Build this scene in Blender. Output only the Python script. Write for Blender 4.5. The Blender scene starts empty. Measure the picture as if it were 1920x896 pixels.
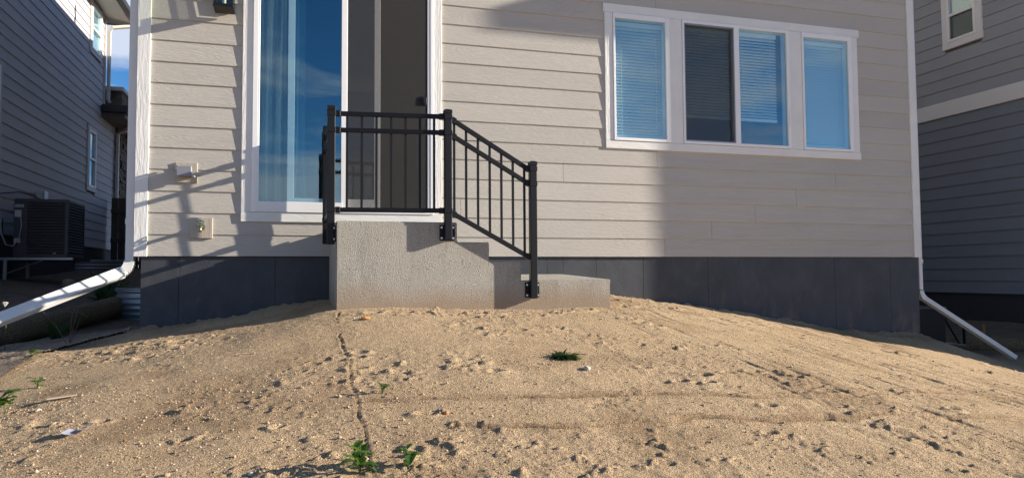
import bpy, bmesh, math, random
import numpy as np
from mathutils import Vector, Matrix
random.seed(7)
C = bpy.context.scene
COL = C.collection
R_ = math.radians

# ------------------------------------------------------------------ camera
def make_camera():
    yaw, pitch, roll = 0.2880954, 0.0506498, -0.0065685
    fwd = Vector((math.sin(yaw)*math.cos(pitch), math.cos(yaw)*math.cos(pitch), math.sin(pitch)))
    r = Vector((math.cos(yaw), -math.sin(yaw), 0)); u = r.cross(fwd)
    c, s = math.cos(roll), math.sin(roll)
    rr, uu = c*r + s*u, -s*r + c*u
    cd = bpy.data.cameras.new('camera'); co = bpy.data.objects.new('camera', cd); COL.objects.link(co)
    m = Matrix((rr, uu, -fwd)).transposed().to_4x4(); m.translation = Vector((0, -6.4449, -0.178))
    co.matrix_world = m
    cd.sensor_width = 36; cd.lens = 36*1358.73/1920; cd.clip_start = 0.05; cd.clip_end = 6000
    C.camera = co
make_camera()

# ------------------------------------------------------------------ world and sun
SUN = Vector((-4.5, 1.0, -1.46)).normalized()          # direction the light travels
EL = math.asin(-SUN.z); ROT = math.atan2(-SUN.x, -SUN.y)
def make_world():
    w = bpy.data.worlds.new('World'); C.world = w; w.use_nodes = True
    nt = w.node_tree; N = nt.nodes; L = nt.links
    bg = N['Background']
    sky = N.new('ShaderNodeTexSky'); sky.sky_type = 'NISHITA'; sky.sun_disc = False
    sky.sun_elevation = EL; sky.sun_rotation = ROT; sky.altitude = 1600; sky.air_density = 0.85; sky.dust_density = 0.3; sky.ozone_density = 3.0
    tc = N.new('ShaderNodeTexCoord')
    sep = N.new('ShaderNodeSeparateXYZ'); L.new(tc.outputs['Generated'], sep.inputs[0])
    mx = N.new('ShaderNodeMath'); mx.operation = 'MAXIMUM'; L.new(sep.outputs['Z'], mx.inputs[0]); mx.inputs[1].default_value = 0.0
    ad = N.new('ShaderNodeMath'); ad.operation = 'ADD'; L.new(mx.outputs[0], ad.inputs[0]); ad.inputs[1].default_value = 0.10
    dv = N.new('ShaderNodeVectorMath'); dv.operation = 'DIVIDE'; L.new(tc.outputs['Generated'], dv.inputs[0])
    cb = N.new('ShaderNodeCombineXYZ'); L.new(ad.outputs[0], cb.inputs[0]); L.new(ad.outputs[0], cb.inputs[1]); cb.inputs[2].default_value = 1
    L.new(cb.outputs[0], dv.inputs[1])
    nz = N.new('ShaderNodeTexNoise'); nz.inputs['Scale'].default_value = 1.1; nz.inputs['Detail'].default_value = 7; nz.inputs['Roughness'].default_value = 0.56
    nz.inputs['Distortion'].default_value = 0.25
    mp = N.new('ShaderNodeMapping'); mp.inputs['Location'].default_value = (18.3, 35.1, 0.0); L.new(dv.outputs[0], mp.inputs[0]); L.new(mp.outputs[0], nz.inputs['Vector'])
    # cloud cover grows towards the horizon
    mr = N.new('ShaderNodeMapRange'); L.new(sep.outputs['Z'], mr.inputs[0]); mr.inputs[1].default_value = 0.10; mr.inputs[2].default_value = 0.42; mr.inputs[3].default_value = 0.12; mr.inputs[4].default_value = -0.05
    sm = N.new('ShaderNodeMath'); sm.operation = 'ADD'; L.new(nz.outputs['Fac'], sm.inputs[0]); L.new(mr.outputs[0], sm.inputs[1])
    rp = N.new('ShaderNodeValToRGB'); rp.color_ramp.elements[0].position = 0.50; rp.color_ramp.elements[1].position = 0.66
    L.new(sm.outputs[0], rp.inputs[0])
    mu = N.new('ShaderNodeMath'); mu.operation = 'MULTIPLY'; L.new(rp.outputs['Color'], mu.inputs[0]); mu.inputs[1].default_value = 0.9
    hs = N.new('ShaderNodeHueSaturation'); hs.inputs['Saturation'].default_value = 1.2; L.new(sky.outputs[0], hs.inputs['Color'])
    mix = N.new('ShaderNodeMixRGB'); L.new(mu.outputs[0], mix.inputs[0]); L.new(hs.outputs[0], mix.inputs[1]); mix.inputs[2].default_value = (4.3, 4.7, 5.6, 1)
    L.new(mix.outputs[0], bg.inputs['Color']); bg.inputs['Strength'].default_value = 0.084
make_world()
sl = bpy.data.lights.new('sun', 'SUN'); sl.energy = 5.0; sl.angle = R_(0.53); sl.color = (1.0, 0.90, 0.76)
so = bpy.data.objects.new('sun', sl); COL.objects.link(so); so.rotation_euler = SUN.to_track_quat('-Z', 'Y').to_euler(); so.location = (20, -5, 10)
C.view_settings.view_transform = 'Standard'; C.view_settings.look = 'None'; C.view_settings.exposure = 1.02; C.view_settings.gamma = 1
C.view_settings.use_curve_mapping = False

# ------------------------------------------------------------------ materials
def mat(name, col, rough=0.6, metal=0.0, spec=0.4):
    m = bpy.data.materials.new(name); m.use_nodes = True
    b = m.node_tree.nodes['Principled BSDF']
    b.inputs['Base Color'].default_value = (*col, 1); b.inputs['Roughness'].default_value = rough
    b.inputs['Metallic'].default_value = metal; b.inputs['Specular IOR Level'].default_value = spec
    return m
def tex_coord(m, scale=(1, 1, 1), rnd=0.0):
    N = m.node_tree.nodes; L = m.node_tree.links
    tc = N.new('ShaderNodeTexCoord'); mp = N.new('ShaderNodeMapping'); mp.inputs['Scale'].default_value = scale
    src = tc.outputs['Object']
    if rnd:
        oi = N.new('ShaderNodeObjectInfo'); k = N.new('ShaderNodeMath'); k.operation = 'MULTIPLY'; k.inputs[1].default_value = rnd
        L.new(oi.outputs['Random'], k.inputs[0]); va = N.new('ShaderNodeVectorMath'); va.operation = 'ADD'
        L.new(src, va.inputs[0]); L.new(k.outputs[0], va.inputs[1]); src = va.outputs[0]
    L.new(src, mp.inputs[0]); return mp.outputs[0]
def noise(m, vec, scale, detail=4, rough=0.5, dist=0.0):
    n = m.node_tree.nodes.new('ShaderNodeTexNoise'); n.inputs['Scale'].default_value = scale; n.inputs['Detail'].default_value = detail
    n.inputs['Roughness'].default_value = rough; n.inputs['Distortion'].default_value = dist
    m.node_tree.links.new(vec, n.inputs['Vector']); return n.outputs['Fac']
def ramp(m, fac, stops):
    r = m.node_tree.nodes.new('ShaderNodeValToRGB'); e = r.color_ramp.elements
    while len(e) < len(stops): e.new(0.5)
    for i, (p, c) in enumerate(stops):
        e[i].position = p; e[i].color = (*c, 1) if len(c) == 3 else c
    m.node_tree.links.new(fac, r.inputs[0]); return r.outputs['Color']
def bump(m, h, strength, dist, prev=None):
    b = m.node_tree.nodes.new('ShaderNodeBump'); b.inputs['Strength'].default_value = strength; b.inputs['Distance'].default_value = dist
    m.node_tree.links.new(h, b.inputs['Height'])
    if prev: m.node_tree.links.new(prev, b.inputs['Normal'])
    return b.outputs['Normal']
def mixc(m, fac, a, b, mode='MIX'):
    n = m.node_tree.nodes.new('ShaderNodeMixRGB'); n.blend_type = mode; L = m.node_tree.links
    for i, v in ((0, fac), (1, a), (2, b)):
        if isinstance(v, (int, float)): n.inputs[i].default_value = v
        elif isinstance(v, tuple): n.inputs[i].default_value = (*v, 1)
        else: L.new(v, n.inputs[i])
    return n.outputs[0]
def setp(m, name, out): m.node_tree.links.new(out, m.node_tree.nodes['Principled BSDF'].inputs[name])
def mathn(m, op, a, b=None):
    n = m.node_tree.nodes.new('ShaderNodeMath'); n.operation = op
    for i, v in ((0, a), (1, b)):
        if v is None: continue
        if isinstance(v, (int, float)): n.inputs[i].default_value = v
        else: m.node_tree.links.new(v, n.inputs[i])
    return n.outputs[0]

def siding_mat(name, col, axis='x', strength=0.55):
    m = mat(name, col, 0.62, spec=0.3)
    s = (1, 1, 1)
    long_, short = 2.2, 26.0
    sc = (long_, 1, short) if axis == 'x' else (1, long_, short)
    v = tex_coord(m, sc, 37.0)
    n1 = noise(m, v, 1.0, 3, 0.55, 1.1)
    # cathedral grain: contour lines of a smooth field
    f = mathn(m, 'MULTIPLY', n1, 55.0); w = mathn(m, 'SINE', f)
    n3 = noise(m, tex_coord(m, (3, 3, 9), 11.0), 1.0, 2)
    w = mathn(m, 'MULTIPLY', w, n3)
    v2 = tex_coord(m, (12, 1, 160) if axis == 'x' else (1, 12, 160), 5.0); n2 = noise(m, v2, 1.0, 2, 0.6)
    h = mathn(m, 'ADD', mathn(m, 'MULTIPLY', w, 0.6), mathn(m, 'MULTIPLY', n2, 0.5))
    setp(m, 'Normal', bump(m, h, strength, 0.003))
    big = noise(m, tex_coord(m, (1.3, 1.3, 3), 3.0), 1.0, 3)
    oi = m.node_tree.nodes.new('ShaderNodeObjectInfo')
    a = mathn(m, 'ADD', mathn(m, 'MULTIPLY', big, 0.14), mathn(m, 'MULTIPLY', oi.outputs['Random'], 0.07))
    a = mathn(m, 'ADD', a, 0.90)
    cb = m.node_tree.nodes.new('ShaderNodeCombineXYZ')
    for i in range(3): m.node_tree.links.new(a, cb.inputs[i])
    setp(m, 'Base Color', mixc(m, 1.0, col, cb.outputs[0], 'MULTIPLY'))
    return m
def trim_mat(name, col, axis='z', strength=1.0):
    m = mat(name, col, 0.5, spec=0.4)
    sc = (1, 1, 1)
    a, b = 6.0, 48.0
    sc = {'z': (b, b, a), 'x': (a, b, b), 'y': (b, a, b)}[axis]
    v = tex_coord(m, sc, 9.0); n = noise(m, v, 1.0, 4, 0.6, 0.8)
    setp(m, 'Normal', bump(m, n, strength, 0.004))
    n2 = noise(m, tex_coord(m, (3, 3, 3)), 1.0, 4)
    setp(m, 'Base Color', ramp(m, n2, [(0.3, tuple(c*0.92 for c in col)), (0.7, col)]))
    return m
M = {}
M['siding'] = siding_mat('greige_lap_siding', (0.475, 0.445, 0.398), 'x', 0.5)
M['white_trim_v'] = trim_mat('white_textured_trim', (0.80, 0.79, 0.76), 'z')
M['white_trim_h'] = trim_mat('white_textured_trim_h', (0.80, 0.79, 0.76), 'x')
M['vinyl'] = mat('white_vinyl', (0.84, 0.84, 0.84), 0.35)
M['block'] = trim_mat('greige_block', (0.47, 0.41, 0.34), 'z', 0.7)
M['gutter_white'] = mat('white_painted_aluminium', (0.66, 0.66, 0.65), 0.35, spec=0.5)
M['black_metal'] = mat('black_powder_coat', (0.010, 0.011, 0.015), 0.5, spec=0.22)
M['steel'] = mat('zinc_bolt', (0.6, 0.6, 0.6), 0.35, 0.9)
M['dark_inside'] = mat('interior_paint', (0.30, 0.29, 0.27), 0.8)
M['floor_in'] = mat('interior_floor', (0.14, 0.10, 0.07), 0.5)
M['blind'] = mat('white_blind_slat', (0.82, 0.82, 0.80), 0.5)
M['left_siding'] = siding_mat('grey_lap_siding', (0.50, 0.48, 0.495), 'y', 0.35)
M['right_siding_up'] = siding_mat('mid_grey_lap_siding', (0.34, 0.35, 0.365), 'y', 0.25)
M['right_siding_low'] = siding_mat('dark_blue_grey_lap_siding', (0.21, 0.235, 0.265), 'y', 0.25)
M['left_trim'] = mat('pale_grey_trim', (0.50, 0.47, 0.43), 0.5)
M['right_trim'] = mat('light_grey_trim', (0.78, 0.76, 0.74), 0.5)
M['soffit'] = mat('brown_grey_soffit', (0.12, 0.10, 0.09), 0.6)
M['dark_fascia'] = mat('dark_bronze_gutter', (0.035, 0.03, 0.03), 0.4)
M['dark_found'] = mat('dark_foundation', (0.045, 0.045, 0.05), 0.8)
M['fence'] = mat('brown_fence_board', (0.085, 0.065, 0.050), 0.8)
M['ac_black'] = mat('black_painted_steel', (0.050, 0.052, 0.056), 0.4)
M['ac_dark'] = mat('condenser_fins', (0.02, 0.02, 0.022), 0.6)
M['label'] = mat('printed_label', (0.45, 0.45, 0.45), 0.5)
M['alu'] = mat('aluminium_rail', (0.35, 0.36, 0.37), 0.4, 0.6)
M['cable'] = mat('grey_conduit', (0.35, 0.34, 0.33), 0.5)
M['black_rubber'] = mat('black_cable', (0.02, 0.02, 0.02), 0.6)
M['galv'] = mat('galvanised_steel', (0.32, 0.33, 0.35), 0.42, 0.7)
M['brass'] = mat('brass_tap', (0.35, 0.33, 0.22), 0.3, 0.8)
M['green_handle'] = mat('green_tap_wheel', (0.06, 0.11, 0.08), 0.4)
M['outlet_grey'] = mat('grey_outlet_cover', (0.24, 0.24, 0.28), 0.3)
M['stake'] = mat('wooden_stake', (0.32, 0.17, 0.08), 0.8)
M['paper'] = mat('grey_card', (0.28, 0.28, 0.33), 0.7)
M['white_stone'] = mat('pale_stone', (0.50, 0.46, 0.39), 0.8)
M['tan_stone'] = mat('tan_stone', (0.33, 0.25, 0.18), 0.9)
M['orange_stone'] = mat('orange_stone', (0.50, 0.24, 0.10), 0.9)
M['roof'] = mat('shingle_roof', (0.09, 0.085, 0.08), 0.9)

def found_mat():
    m = mat('blue_grey_painted_foundation', (0.040, 0.043, 0.050), 0.55, spec=0.35)
    v = tex_coord(m); n = noise(m, v, 2.2, 5, 0.6); n2 = noise(m, v, 60, 3, 0.6)
    c = ramp(m, n, [(0.3, (0.036, 0.040, 0.050)), (0.7, (0.066, 0.072, 0.086))])
    sp = ramp(m, noise(m, v, 38, 2, 0.7), [(0.69, (0, 0, 0)), (0.73, (1, 1, 1))])
    c = mixc(m, mathn(m, 'MULTIPLY', sp, 0.35), c, (0.22, 0.22, 0.23))
    tw = noise(m, tex_coord(m, (3.5, 3.5, 1.6)), 1.6, 6, 0.7, 1.2)
    c = mixc(m, 0.28, c, ramp(m, tw, [(0.35, (0.026, 0.029, 0.036)), (0.55, (0.048, 0.052, 0.060)), (0.72, (0.095, 0.100, 0.108))]))
    # dusty brown skirt where splashed soil clings, irregular upper edge
    st = ramp(m, noise(m, tex_coord(m, (3, 3, 1.2)), 1.5, 5, 0.65), [(0.52, (0, 0, 0)), (0.68, (1, 1, 1))])
    sx = m.node_tree.nodes.new('ShaderNodeSeparateXYZ'); tc = m.node_tree.nodes.new('ShaderNodeTexCoord'); m.node_tree.links.new(tc.outputs['Object'], sx.inputs[0])
    lo = m.node_tree.nodes.new('ShaderNodeMapRange'); m.node_tree.links.new(sx.outputs['Z'], lo.inputs[0])
    lo.inputs[1].default_value = -0.30; lo.inputs[2].default_value = -0.62; lo.inputs[3].default_value = 0; lo.inputs[4].default_value = 0.5
    c = mixc(m, mathn(m, 'MULTIPLY', st, lo.outputs[0]), c, (0.20, 0.145, 0.10))
    setp(m, 'Base Color', c); setp(m, 'Normal', bump(m, n2, 0.35, 0.004))
    return m
M['found'] = found_mat()
def conc_mat():
    m = mat('rough_cast_concrete', (0.4, 0.38, 0.34), 0.9, spec=0.2)
    v = tex_coord(m); n = noise(m, v, 3.5, 5, 0.6); g = noise(m, v, 140, 3, 0.7); g2 = noise(m, v, 45, 3, 0.6)
    c = ramp(m, n, [(0.3, (0.32, 0.295, 0.25)), (0.7, (0.45, 0.425, 0.375))])
    c = mixc(m, 0.45, c, ramp(m, g, [(0.38, (0.12, 0.11, 0.095)), (0.50, (0.38, 0.36, 0.32)), (0.62, (0.66, 0.63, 0.57))]))
    stn = noise(m, tex_coord(m, (6, 6, 1.3)), 1.5, 6, 0.7, 0.8)
    c = mixc(m, mathn(m, 'MULTIPLY', ramp(m, stn, [(0.50, (0, 0, 0)), (0.70, (1, 1, 1))]), 0.38), c, (0.20, 0.18, 0.15))
    pit = ramp(m, noise(m, v, 52, 2, 0.6), [(0.28, (1, 1, 1)), (0.33, (0, 0, 0))]); c = mixc(m, mathn(m, 'MULTIPLY', pit, 0.75), c, (0.08, 0.07, 0.06))
    sx = m.node_tree.nodes.new('ShaderNodeSeparateXYZ'); tc = m.node_tree.nodes.new('ShaderNodeTexCoord'); m.node_tree.links.new(tc.outputs['Object'], sx.inputs[0])
    jig = mathn(m, 'ADD', sx.outputs['Z'], mathn(m, 'MULTIPLY', noise(m, v, 5, 3), -0.16))
    lo = m.node_tree.nodes.new('ShaderNodeMapRange'); m.node_tree.links.new(jig, lo.inputs[0])
    lo.inputs[1].default_value = -0.30; lo.inputs[2].default_value = -0.46; lo.inputs[3].default_value = 0; lo.inputs[4].default_value = 0.75
    c = mixc(m, lo.outputs[0], c, (0.33, 0.235, 0.155))
    setp(m, 'Base Color', c)
    setp(m, 'Normal', bump(m, g, 1.0, 0.008, bump(m, g2, 0.45, 0.008)))
    return m
M['concrete'] = conc_mat()
def glass_mat(name, refl=0.22, tint=(0.50, 0.70, 0.73)):
    m = bpy.data.materials.new(name); m.use_nodes = True; N = m.node_tree.nodes; L = m.node_tree.links
    for n in list(N):
        if n.type == 'BSDF_PRINCIPLED': N.remove(n)
    out = [n for n in N if n.type == 'OUTPUT_MATERIAL'][0]
    tr = N.new('ShaderNodeBsdfTransparent'); tr.inputs[0].default_value = (*tint, 1)
    gl = N.new('ShaderNodeBsdfGlossy'); gl.inputs['Roughness'].default_value = 0.0; gl.inputs[0].default_value = (0.80, 0.92, 0.95, 1)
    lw = N.new('ShaderNodeLayerWeight'); lw.inputs[0].default_value = 0.5      # Facing: the same from both sides of the pane
    pw = N.new('ShaderNodeMath'); pw.operation = 'POWER'; L.new(lw.outputs['Facing'], pw.inputs[0]); pw.inputs[1].default_value = 5.0
    ad = N.new('ShaderNodeMath'); ad.operation = 'ADD'; L.new(pw.outputs[0], ad.inputs[0]); ad.inputs[1].default_value = refl+.035; ad.use_clamp = True
    mx = N.new('ShaderNodeMixShader'); L.new(ad.outputs[0], mx.inputs[0]); L.new(tr.outputs[0], mx.inputs[1]); L.new(gl.outputs[0], mx.inputs[2])
    # float glass is never perfectly flat
    tc = N.new('ShaderNodeTexCoord'); nz = N.new('ShaderNodeTexNoise'); nz.inputs['Scale'].default_value = 1.6; nz.inputs['Detail'].default_value = 1
    L.new(tc.outputs['Object'], nz.inputs['Vector']); bp = N.new('ShaderNodeBump'); bp.inputs['Strength'].default_value = 0.08; bp.inputs['Distance'].default_value = 0.004
    L.new(nz.outputs['Fac'], bp.inputs['Height']); L.new(bp.outputs[0], gl.inputs['Normal'])
    L.new(mx.outputs[0], out.inputs['Surface']); return m
M['glass'] = glass_mat('low_e_glass', 0.085, (0.84, 0.94, 0.96))
M['glass_clear'] = glass_mat('lantern_glass', 0.0, (0.9, 0.92, 0.88))
M['glass_thin'] = glass_mat('inner_pane_glass', 0.06, (0.75, 0.88, 0.88))
def screen_mat():
    m = bpy.data.materials.new('insect_screen_mesh'); m.use_nodes = True; N = m.node_tree.nodes; L = m.node_tree.links
    b = N['Principled BSDF']; b.inputs['Base Color'].default_value = (0.060, 0.058, 0.056, 1); b.inputs['Roughness'].default_value = 0.7
    tr = N.new('ShaderNodeBsdfTransparent'); mx = N.new('ShaderNodeMixShader')
    v = tex_coord(m, (260, 260, 260)); n = N.new('ShaderNodeTexNoise'); n.inputs['Scale'].default_value = 1; L.new(v, n.inputs['Vector'])
    r = N.new('ShaderNodeMapRange'); L.new(n.outputs['Fac'], r.inputs[0]); r.inputs[1].default_value = 0.3; r.inputs[2].default_value = 0.7; r.inputs[3].default_value = 0.26; r.inputs[4].default_value = 0.44
    L.new(r.outputs[0], mx.inputs[0]); L.new(tr.outputs[0], mx.inputs[1]); L.new(b.outputs[0], mx.inputs[2])
    L.new(mx.outputs[0], [x for x in N if x.type == 'OUTPUT_MATERIAL'][0].inputs['Surface']); return m
M['screen'] = screen_mat()
def curtain_mat():
    m = mat('sheer_grey_curtain', (0.27, 0.31, 0.30), 0.8)
    b = m.node_tree.nodes['Principled BSDF']; b.inputs['Sheen Weight'].default_value = 0.2
    return m
M['curtain'] = curtain_mat()
def leaf_mat(name, a, b_):
    m = mat(name, a, 0.5, spec=0.3); n = noise(m, tex_coord(m), 40, 3)
    setp(m, 'Base Color', ramp(m, n, [(0.35, a), (0.65, b_)]))
    m.node_tree.nodes['Principled BSDF'].inputs['Transmission Weight'].default_value = 0.0
    N = m.node_tree.nodes; L = m.node_tree.links
    t = N.new('ShaderNodeBsdfTranslucent'); t.inputs[0].default_value = (b_[0]*1.8, b_[1]*1.8, b_[2]*0.8, 1)
    mx = N.new('ShaderNodeMixShader'); mx.inputs[0].default_value = 0.35
    L.new(N['Principled BSDF'].outputs[0], mx.inputs[1]); L.new(t.outputs[0], mx.inputs[2])
    L.new(mx.outputs[0], [x for x in N if x.type == 'OUTPUT_MATERIAL'][0].inputs['Surface'])
    return m
M['leaf'] = leaf_mat('weed_leaf', (0.05, 0.115, 0.03), (0.10, 0.19, 0.04))
M['leaf_dark'] = leaf_mat('dark_weed_leaf', (0.025, 0.06, 0.03), (0.045, 0.09, 0.04))
M['stem'] = mat('weed_stem', (0.10, 0.13, 0.05), 0.7)
M['dry'] = mat('dry_stem', (0.10, 0.07, 0.045), 0.8)
def wattle_mat():
    m = mat('straw_wattle', (0.12, 0.08, 0.045), 0.9)
    v = tex_coord(m); n = noise(m, v, 70, 4, 0.7); n2 = noise(m, v, 9, 3)
    c = ramp(m, n, [(0.35, (0.08, 0.055, 0.032)), (0.65, (0.38, 0.27, 0.15))])
    c = mixc(m, mathn(m, 'MULTIPLY', n2, 0.5), c, (0.06, 0.065, 0.03)); setp(m, 'Base Color', c)
    setp(m, 'Normal', bump(m, n, 1.0, 0.012)); return m
M['wattle'] = wattle_mat()
def mat_mat():
    m = mat('jute_erosion_mat', (0.3, 0.24, 0.17), 0.95)
    v = tex_coord(m, (1, 1, 1)); n = noise(m, v, 60, 4, 0.7)
    setp(m, 'Base Color', ramp(m, n, [(0.3, (0.12, 0.085, 0.06)), (0.7, (0.32, 0.25, 0.175))]))
    setp(m, 'Normal', bump(m, n, 0.8, 0.006)); return m
M['jute'] = mat_mat()
def stone_mat():
    m = mat('stone_veneer', (0.12, 0.09, 0.07), 0.85); v = tex_coord(m); n = noise(m, v, 6, 4, 0.6)
    setp(m, 'Base Color', ramp(m, n, [(0.3, (0.05, 0.036, 0.028)), (0.7, (0.19, 0.14, 0.105))])); return m
M['veneer'] = stone_mat()
def dirt_mat():
    m = mat('dry_sandy_soil', (0.4, 0.29, 0.19), 0.95, spec=0.12)
    N = m.node_tree.nodes; L = m.node_tree.links
    v = tex_coord(m)
    big = noise(m, v, 1.3, 5, 0.6, 0.4); mid = noise(m, v, 9, 4, 0.6); fine = noise(m, v, 170, 3, 0.7); grit = noise(m, v, 75, 3, 0.65)
    c = ramp(m, big, [(0.32, (0.37, 0.240, 0.132)), (0.50, (0.50, 0.345, 0.200)), (0.70, (0.57, 0.410, 0.252))])
    c = mixc(m, 0.30, c, ramp(m, mid, [(0.3, (0.30, 0.205, 0.125)), (0.7, (0.54, 0.41, 0.285))]))
    c = mixc(m, 0.55, c, ramp(m, fine, [(0.37, (0.09, 0.052, 0.026)), (0.48, (0.49, 0.338, 0.190)), (0.62, (0.93, 0.745, 0.50))]))
    at = N.new('ShaderNodeAttribute'); at.attribute_name = 'moist'
    c = mixc(m, mathn(m, 'MULTIPLY', at.outputs['Fac'], 0.70), c, (0.21, 0.125, 0.068))
    at2 = N.new('ShaderNodeAttribute'); at2.attribute_name = 'alley_shade'
    c2 = ramp(m, noise(m, v, 5, 5, 0.7), [(0.35, (0.17, 0.13, 0.095)), (0.55, (0.27, 0.20, 0.145)), (0.72, (0.13, 0.14, 0.085))])
    c = mixc(m, at2.outputs['Fac'], c, c2)
    setp(m, 'Base Color', c)
    setp(m, 'Normal', bump(m, fine, 1.0, 0.009, bump(m, grit, 1.0, 0.015)))
    return m
M['dirt'] = dirt_mat()
def pebble_mat():
    m = mat('sand_pebbles', (0.4, 0.3, 0.2), 0.9, spec=0.15); N = m.node_tree.nodes; L = m.node_tree.links
    at = N.new('ShaderNodeAttribute'); at.attribute_name = 'tone'
    setp(m, 'Base Color', ramp(m, at.outputs['Fac'], [(0.0, (0.16, 0.10, 0.065)), (0.35, (0.38, 0.27, 0.175)), (0.75, (0.52, 0.40, 0.28)), (1.0, (0.70, 0.62, 0.52))]))
    return m
M['pebble'] = pebble_mat()

# ------------------------------------------------------------------ mesh helpers
class MB:
    def __init__(s, f=None): s.v = []; s.f = []; s.map = f
    def add(s, vs, fs):
        o = len(s.v)
        s.v += [s.map(*p) if s.map else tuple(p) for p in vs]; s.f += [tuple(i+o for i in f) for f in fs]; return s
    def box(s, x0, x1, y0, y1, z0, z1):
        return s.hexa([(x0, y0, z0), (x1, y0, z0), (x1, y1, z0), (x0, y1, z0), (x0, y0, z1), (x1, y0, z1), (x1, y1, z1), (x0, y1, z1)])
    def hexa(s, p):
        return s.add(p, [(0, 3, 2, 1), (4, 5, 6, 7), (0, 1, 5, 4), (1, 2, 6, 5), (2, 3, 7, 6), (3, 0, 4, 7)])
    def prism(s, prof, a0, a1, axis='y'):
        n = len(prof)
        def P(q, a):
            return {'y': (q[0], a, q[1]), 'x': (a, q[0], q[1]), 'z': (q[0], q[1], a)}[axis]
        vs = [P(q, a0) for q in prof] + [P(q, a1) for q in prof]
        return s.add(vs, [tuple(range(n))[::-1], tuple(range(n, 2*n))] + [(i, (i+1) % n, n+(i+1) % n, n+i) for i in range(n)])
    def tube(s, path, r, n=8, flat=None, up=(0, 0, 1), roll=0.0):
        """round (or, with flat=(w,h), rectangular) tube along a path"""
        path = [Vector(p) for p in path]; rings = []
        for i, p in enumerate(path):
            t = (path[min(i+1, len(path)-1)] - path[max(i-1, 0)]).normalized()
            a = Vector(up).cross(t)
            if a.length < 1e-3: a = Vector((1, 0, 0)).cross(t)
            a.normalize(); b = t.cross(a)
            if roll: a, b = a*math.cos(roll)+b*math.sin(roll), b*math.cos(roll)-a*math.sin(roll)
            rr = r[i] if isinstance(r, (list, tuple)) else r
            if flat:
                w, h = flat; q = [a*w/2+b*h/2, -a*w/2+b*h/2, -a*w/2-b*h/2, a*w/2-b*h/2]
                rings.append([tuple(p+x) for x in q])
            else: rings.append([tuple(p + (a*math.cos(6.28318*k/n)+b*math.sin(6.28318*k/n))*rr) for k in range(n)])
        k = len(rings[0]); vs = [v for g in rings for v in g]; fs = []
        for i in range(len(rings)-1):
            for j in range(k): fs.append((i*k+j, i*k+(j+1) % k, (i+1)*k+(j+1) % k, (i+1)*k+j))
        fs += [tuple(range(k))[::-1], tuple(range((len(rings)-1)*k, len(rings)*k))]
        return s.add(vs, fs)
def make(name, mb, m, parent=None, bevel=0.0, smooth=False, origin=None, seg=1):
    me = bpy.data.meshes.new(name)
    o_ = Vector(origin) if origin else Vector((0, 0, 0))
    me.from_pydata([tuple(Vector(v)-o_) for v in mb.v], [], mb.f)
    bm = bmesh.new(); bm.from_mesh(me)
    bmesh.ops.recalc_face_normals(bm, faces=bm.faces)
    if bevel: bmesh.ops.bevel(bm, geom=bm.edges[:], offset=bevel, segments=seg, affect='EDGES', clamp_overlap=True)
    bm.to_mesh(me); bm.free()
    if smooth:
        for p in me.polygons: p.use_smooth = True
    me.materials.append(m)
    o = bpy.data.objects.new(name, me); COL.objects.link(o); o.location = o_
    if parent:
        o.parent = parent; pw = WORLD.get(parent.name, Vector((0, 0, 0))); o.matrix_parent_inverse = Matrix.Translation(-pw)
    WORLD[o.name] = o_
    return o
WORLD = {}
def tag(o, label, cat, group=None, kind=None):
    o['label'] = label; o['category'] = cat
    if group: o['group'] = group
    if kind: o['kind'] = kind
    return o
def thing(name, loc, label, cat, group=None):
    o = bpy.data.objects.new(name, None); COL.objects.link(o); o.location = loc; o.empty_display_size = 0.2
    WORLD[o.name] = Vector(loc); return tag(o, label, cat, group)

# ------------------------------------------------------------------ ground
CTRL = [(-1.21, 0, -.59), (-.66, 0, -.527), (.19, 0, -.38), (.9, 0, -.40), (2, 0, -.38), (2.94, 0, -.381), (3.5, 0, -.452), (4.23, 0, -.562),
 (5.06, 0, -.69), (5.73, 0, -.80), (6.64, 0, -.86), (.3, -1.15, -.405), (.9, -1.15, -.415), (1.64, -1.15, -.43), (2.37, -1.15, -.44),
 (-.204, -1.043, -.497), (-.56, -.963, -.556), (-1.017, -.862, -.617), (-1.434, -.769, -.674), (-1.744, -.70, -.688), (-1.948, -.655, -.706),
 (4.55, -.231, -.657), (5.083, -.35, -.759), (5.621, -.469, -.861), (6.164, -.59, -.949), (6.711, -.711, -1.091), (7.09, -.795, -1.19),
 (0, -2.2, -.585), (1.5, -2.2, -.57), (0, -3.1, -.72), (1.5, -3.1, -.71), (0, -4, -.875), (1.5, -4, -.88), (0, -5, -1.05), (0, -6.5, -1.32), (0, -9, -1.5),
 (-2, -2.5, -.86), (-3, -4, -1.05), (5, -3, -1.13), (6, -2, -1.17), (3.5, -2, -.72), (3.2, -3.3, -.86), (7.5, -2, -1.35),
 (-2.45, .8, -.76), (-2.05, 1.6, -.72), (-1.98, 2.8, -.63), (-2.9, 3.5, -.42), (-3.3, 6, -.26), (-4.07, 5.6, -.17), (-4.07, 7.9, -.10), (-4.07, 9.9, 0), (-2, 8, -.1),
 (-1.3, 1.5, -.64), (-1.4, 3.2, -.60), (-1.3, 6, -.3), (-1.3, 10, 0), (-4.07, 12, .05), (-4.07, 2, -.5), (-4.2, -1, -.95),
 (9.45, 2.66, -.88), (9.45, 1, -.88), (9.45, -1.3, -1.0), (8, 1, -1.17), (8, 3, -1.05), (6.9, 1.5, -.98), (7.2, .3, -1.03), (8.4, -.5, -1.27), (8, 8, -.8), (10, -5, -1.5), (-7, -5, -1.3), (4, -8, -1.5)]
CT = np.array(CTRL, float)
def _U(r2): return np.where(r2 > 1e-9, r2*np.log(np.maximum(r2, 1e-9)), 0)
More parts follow.
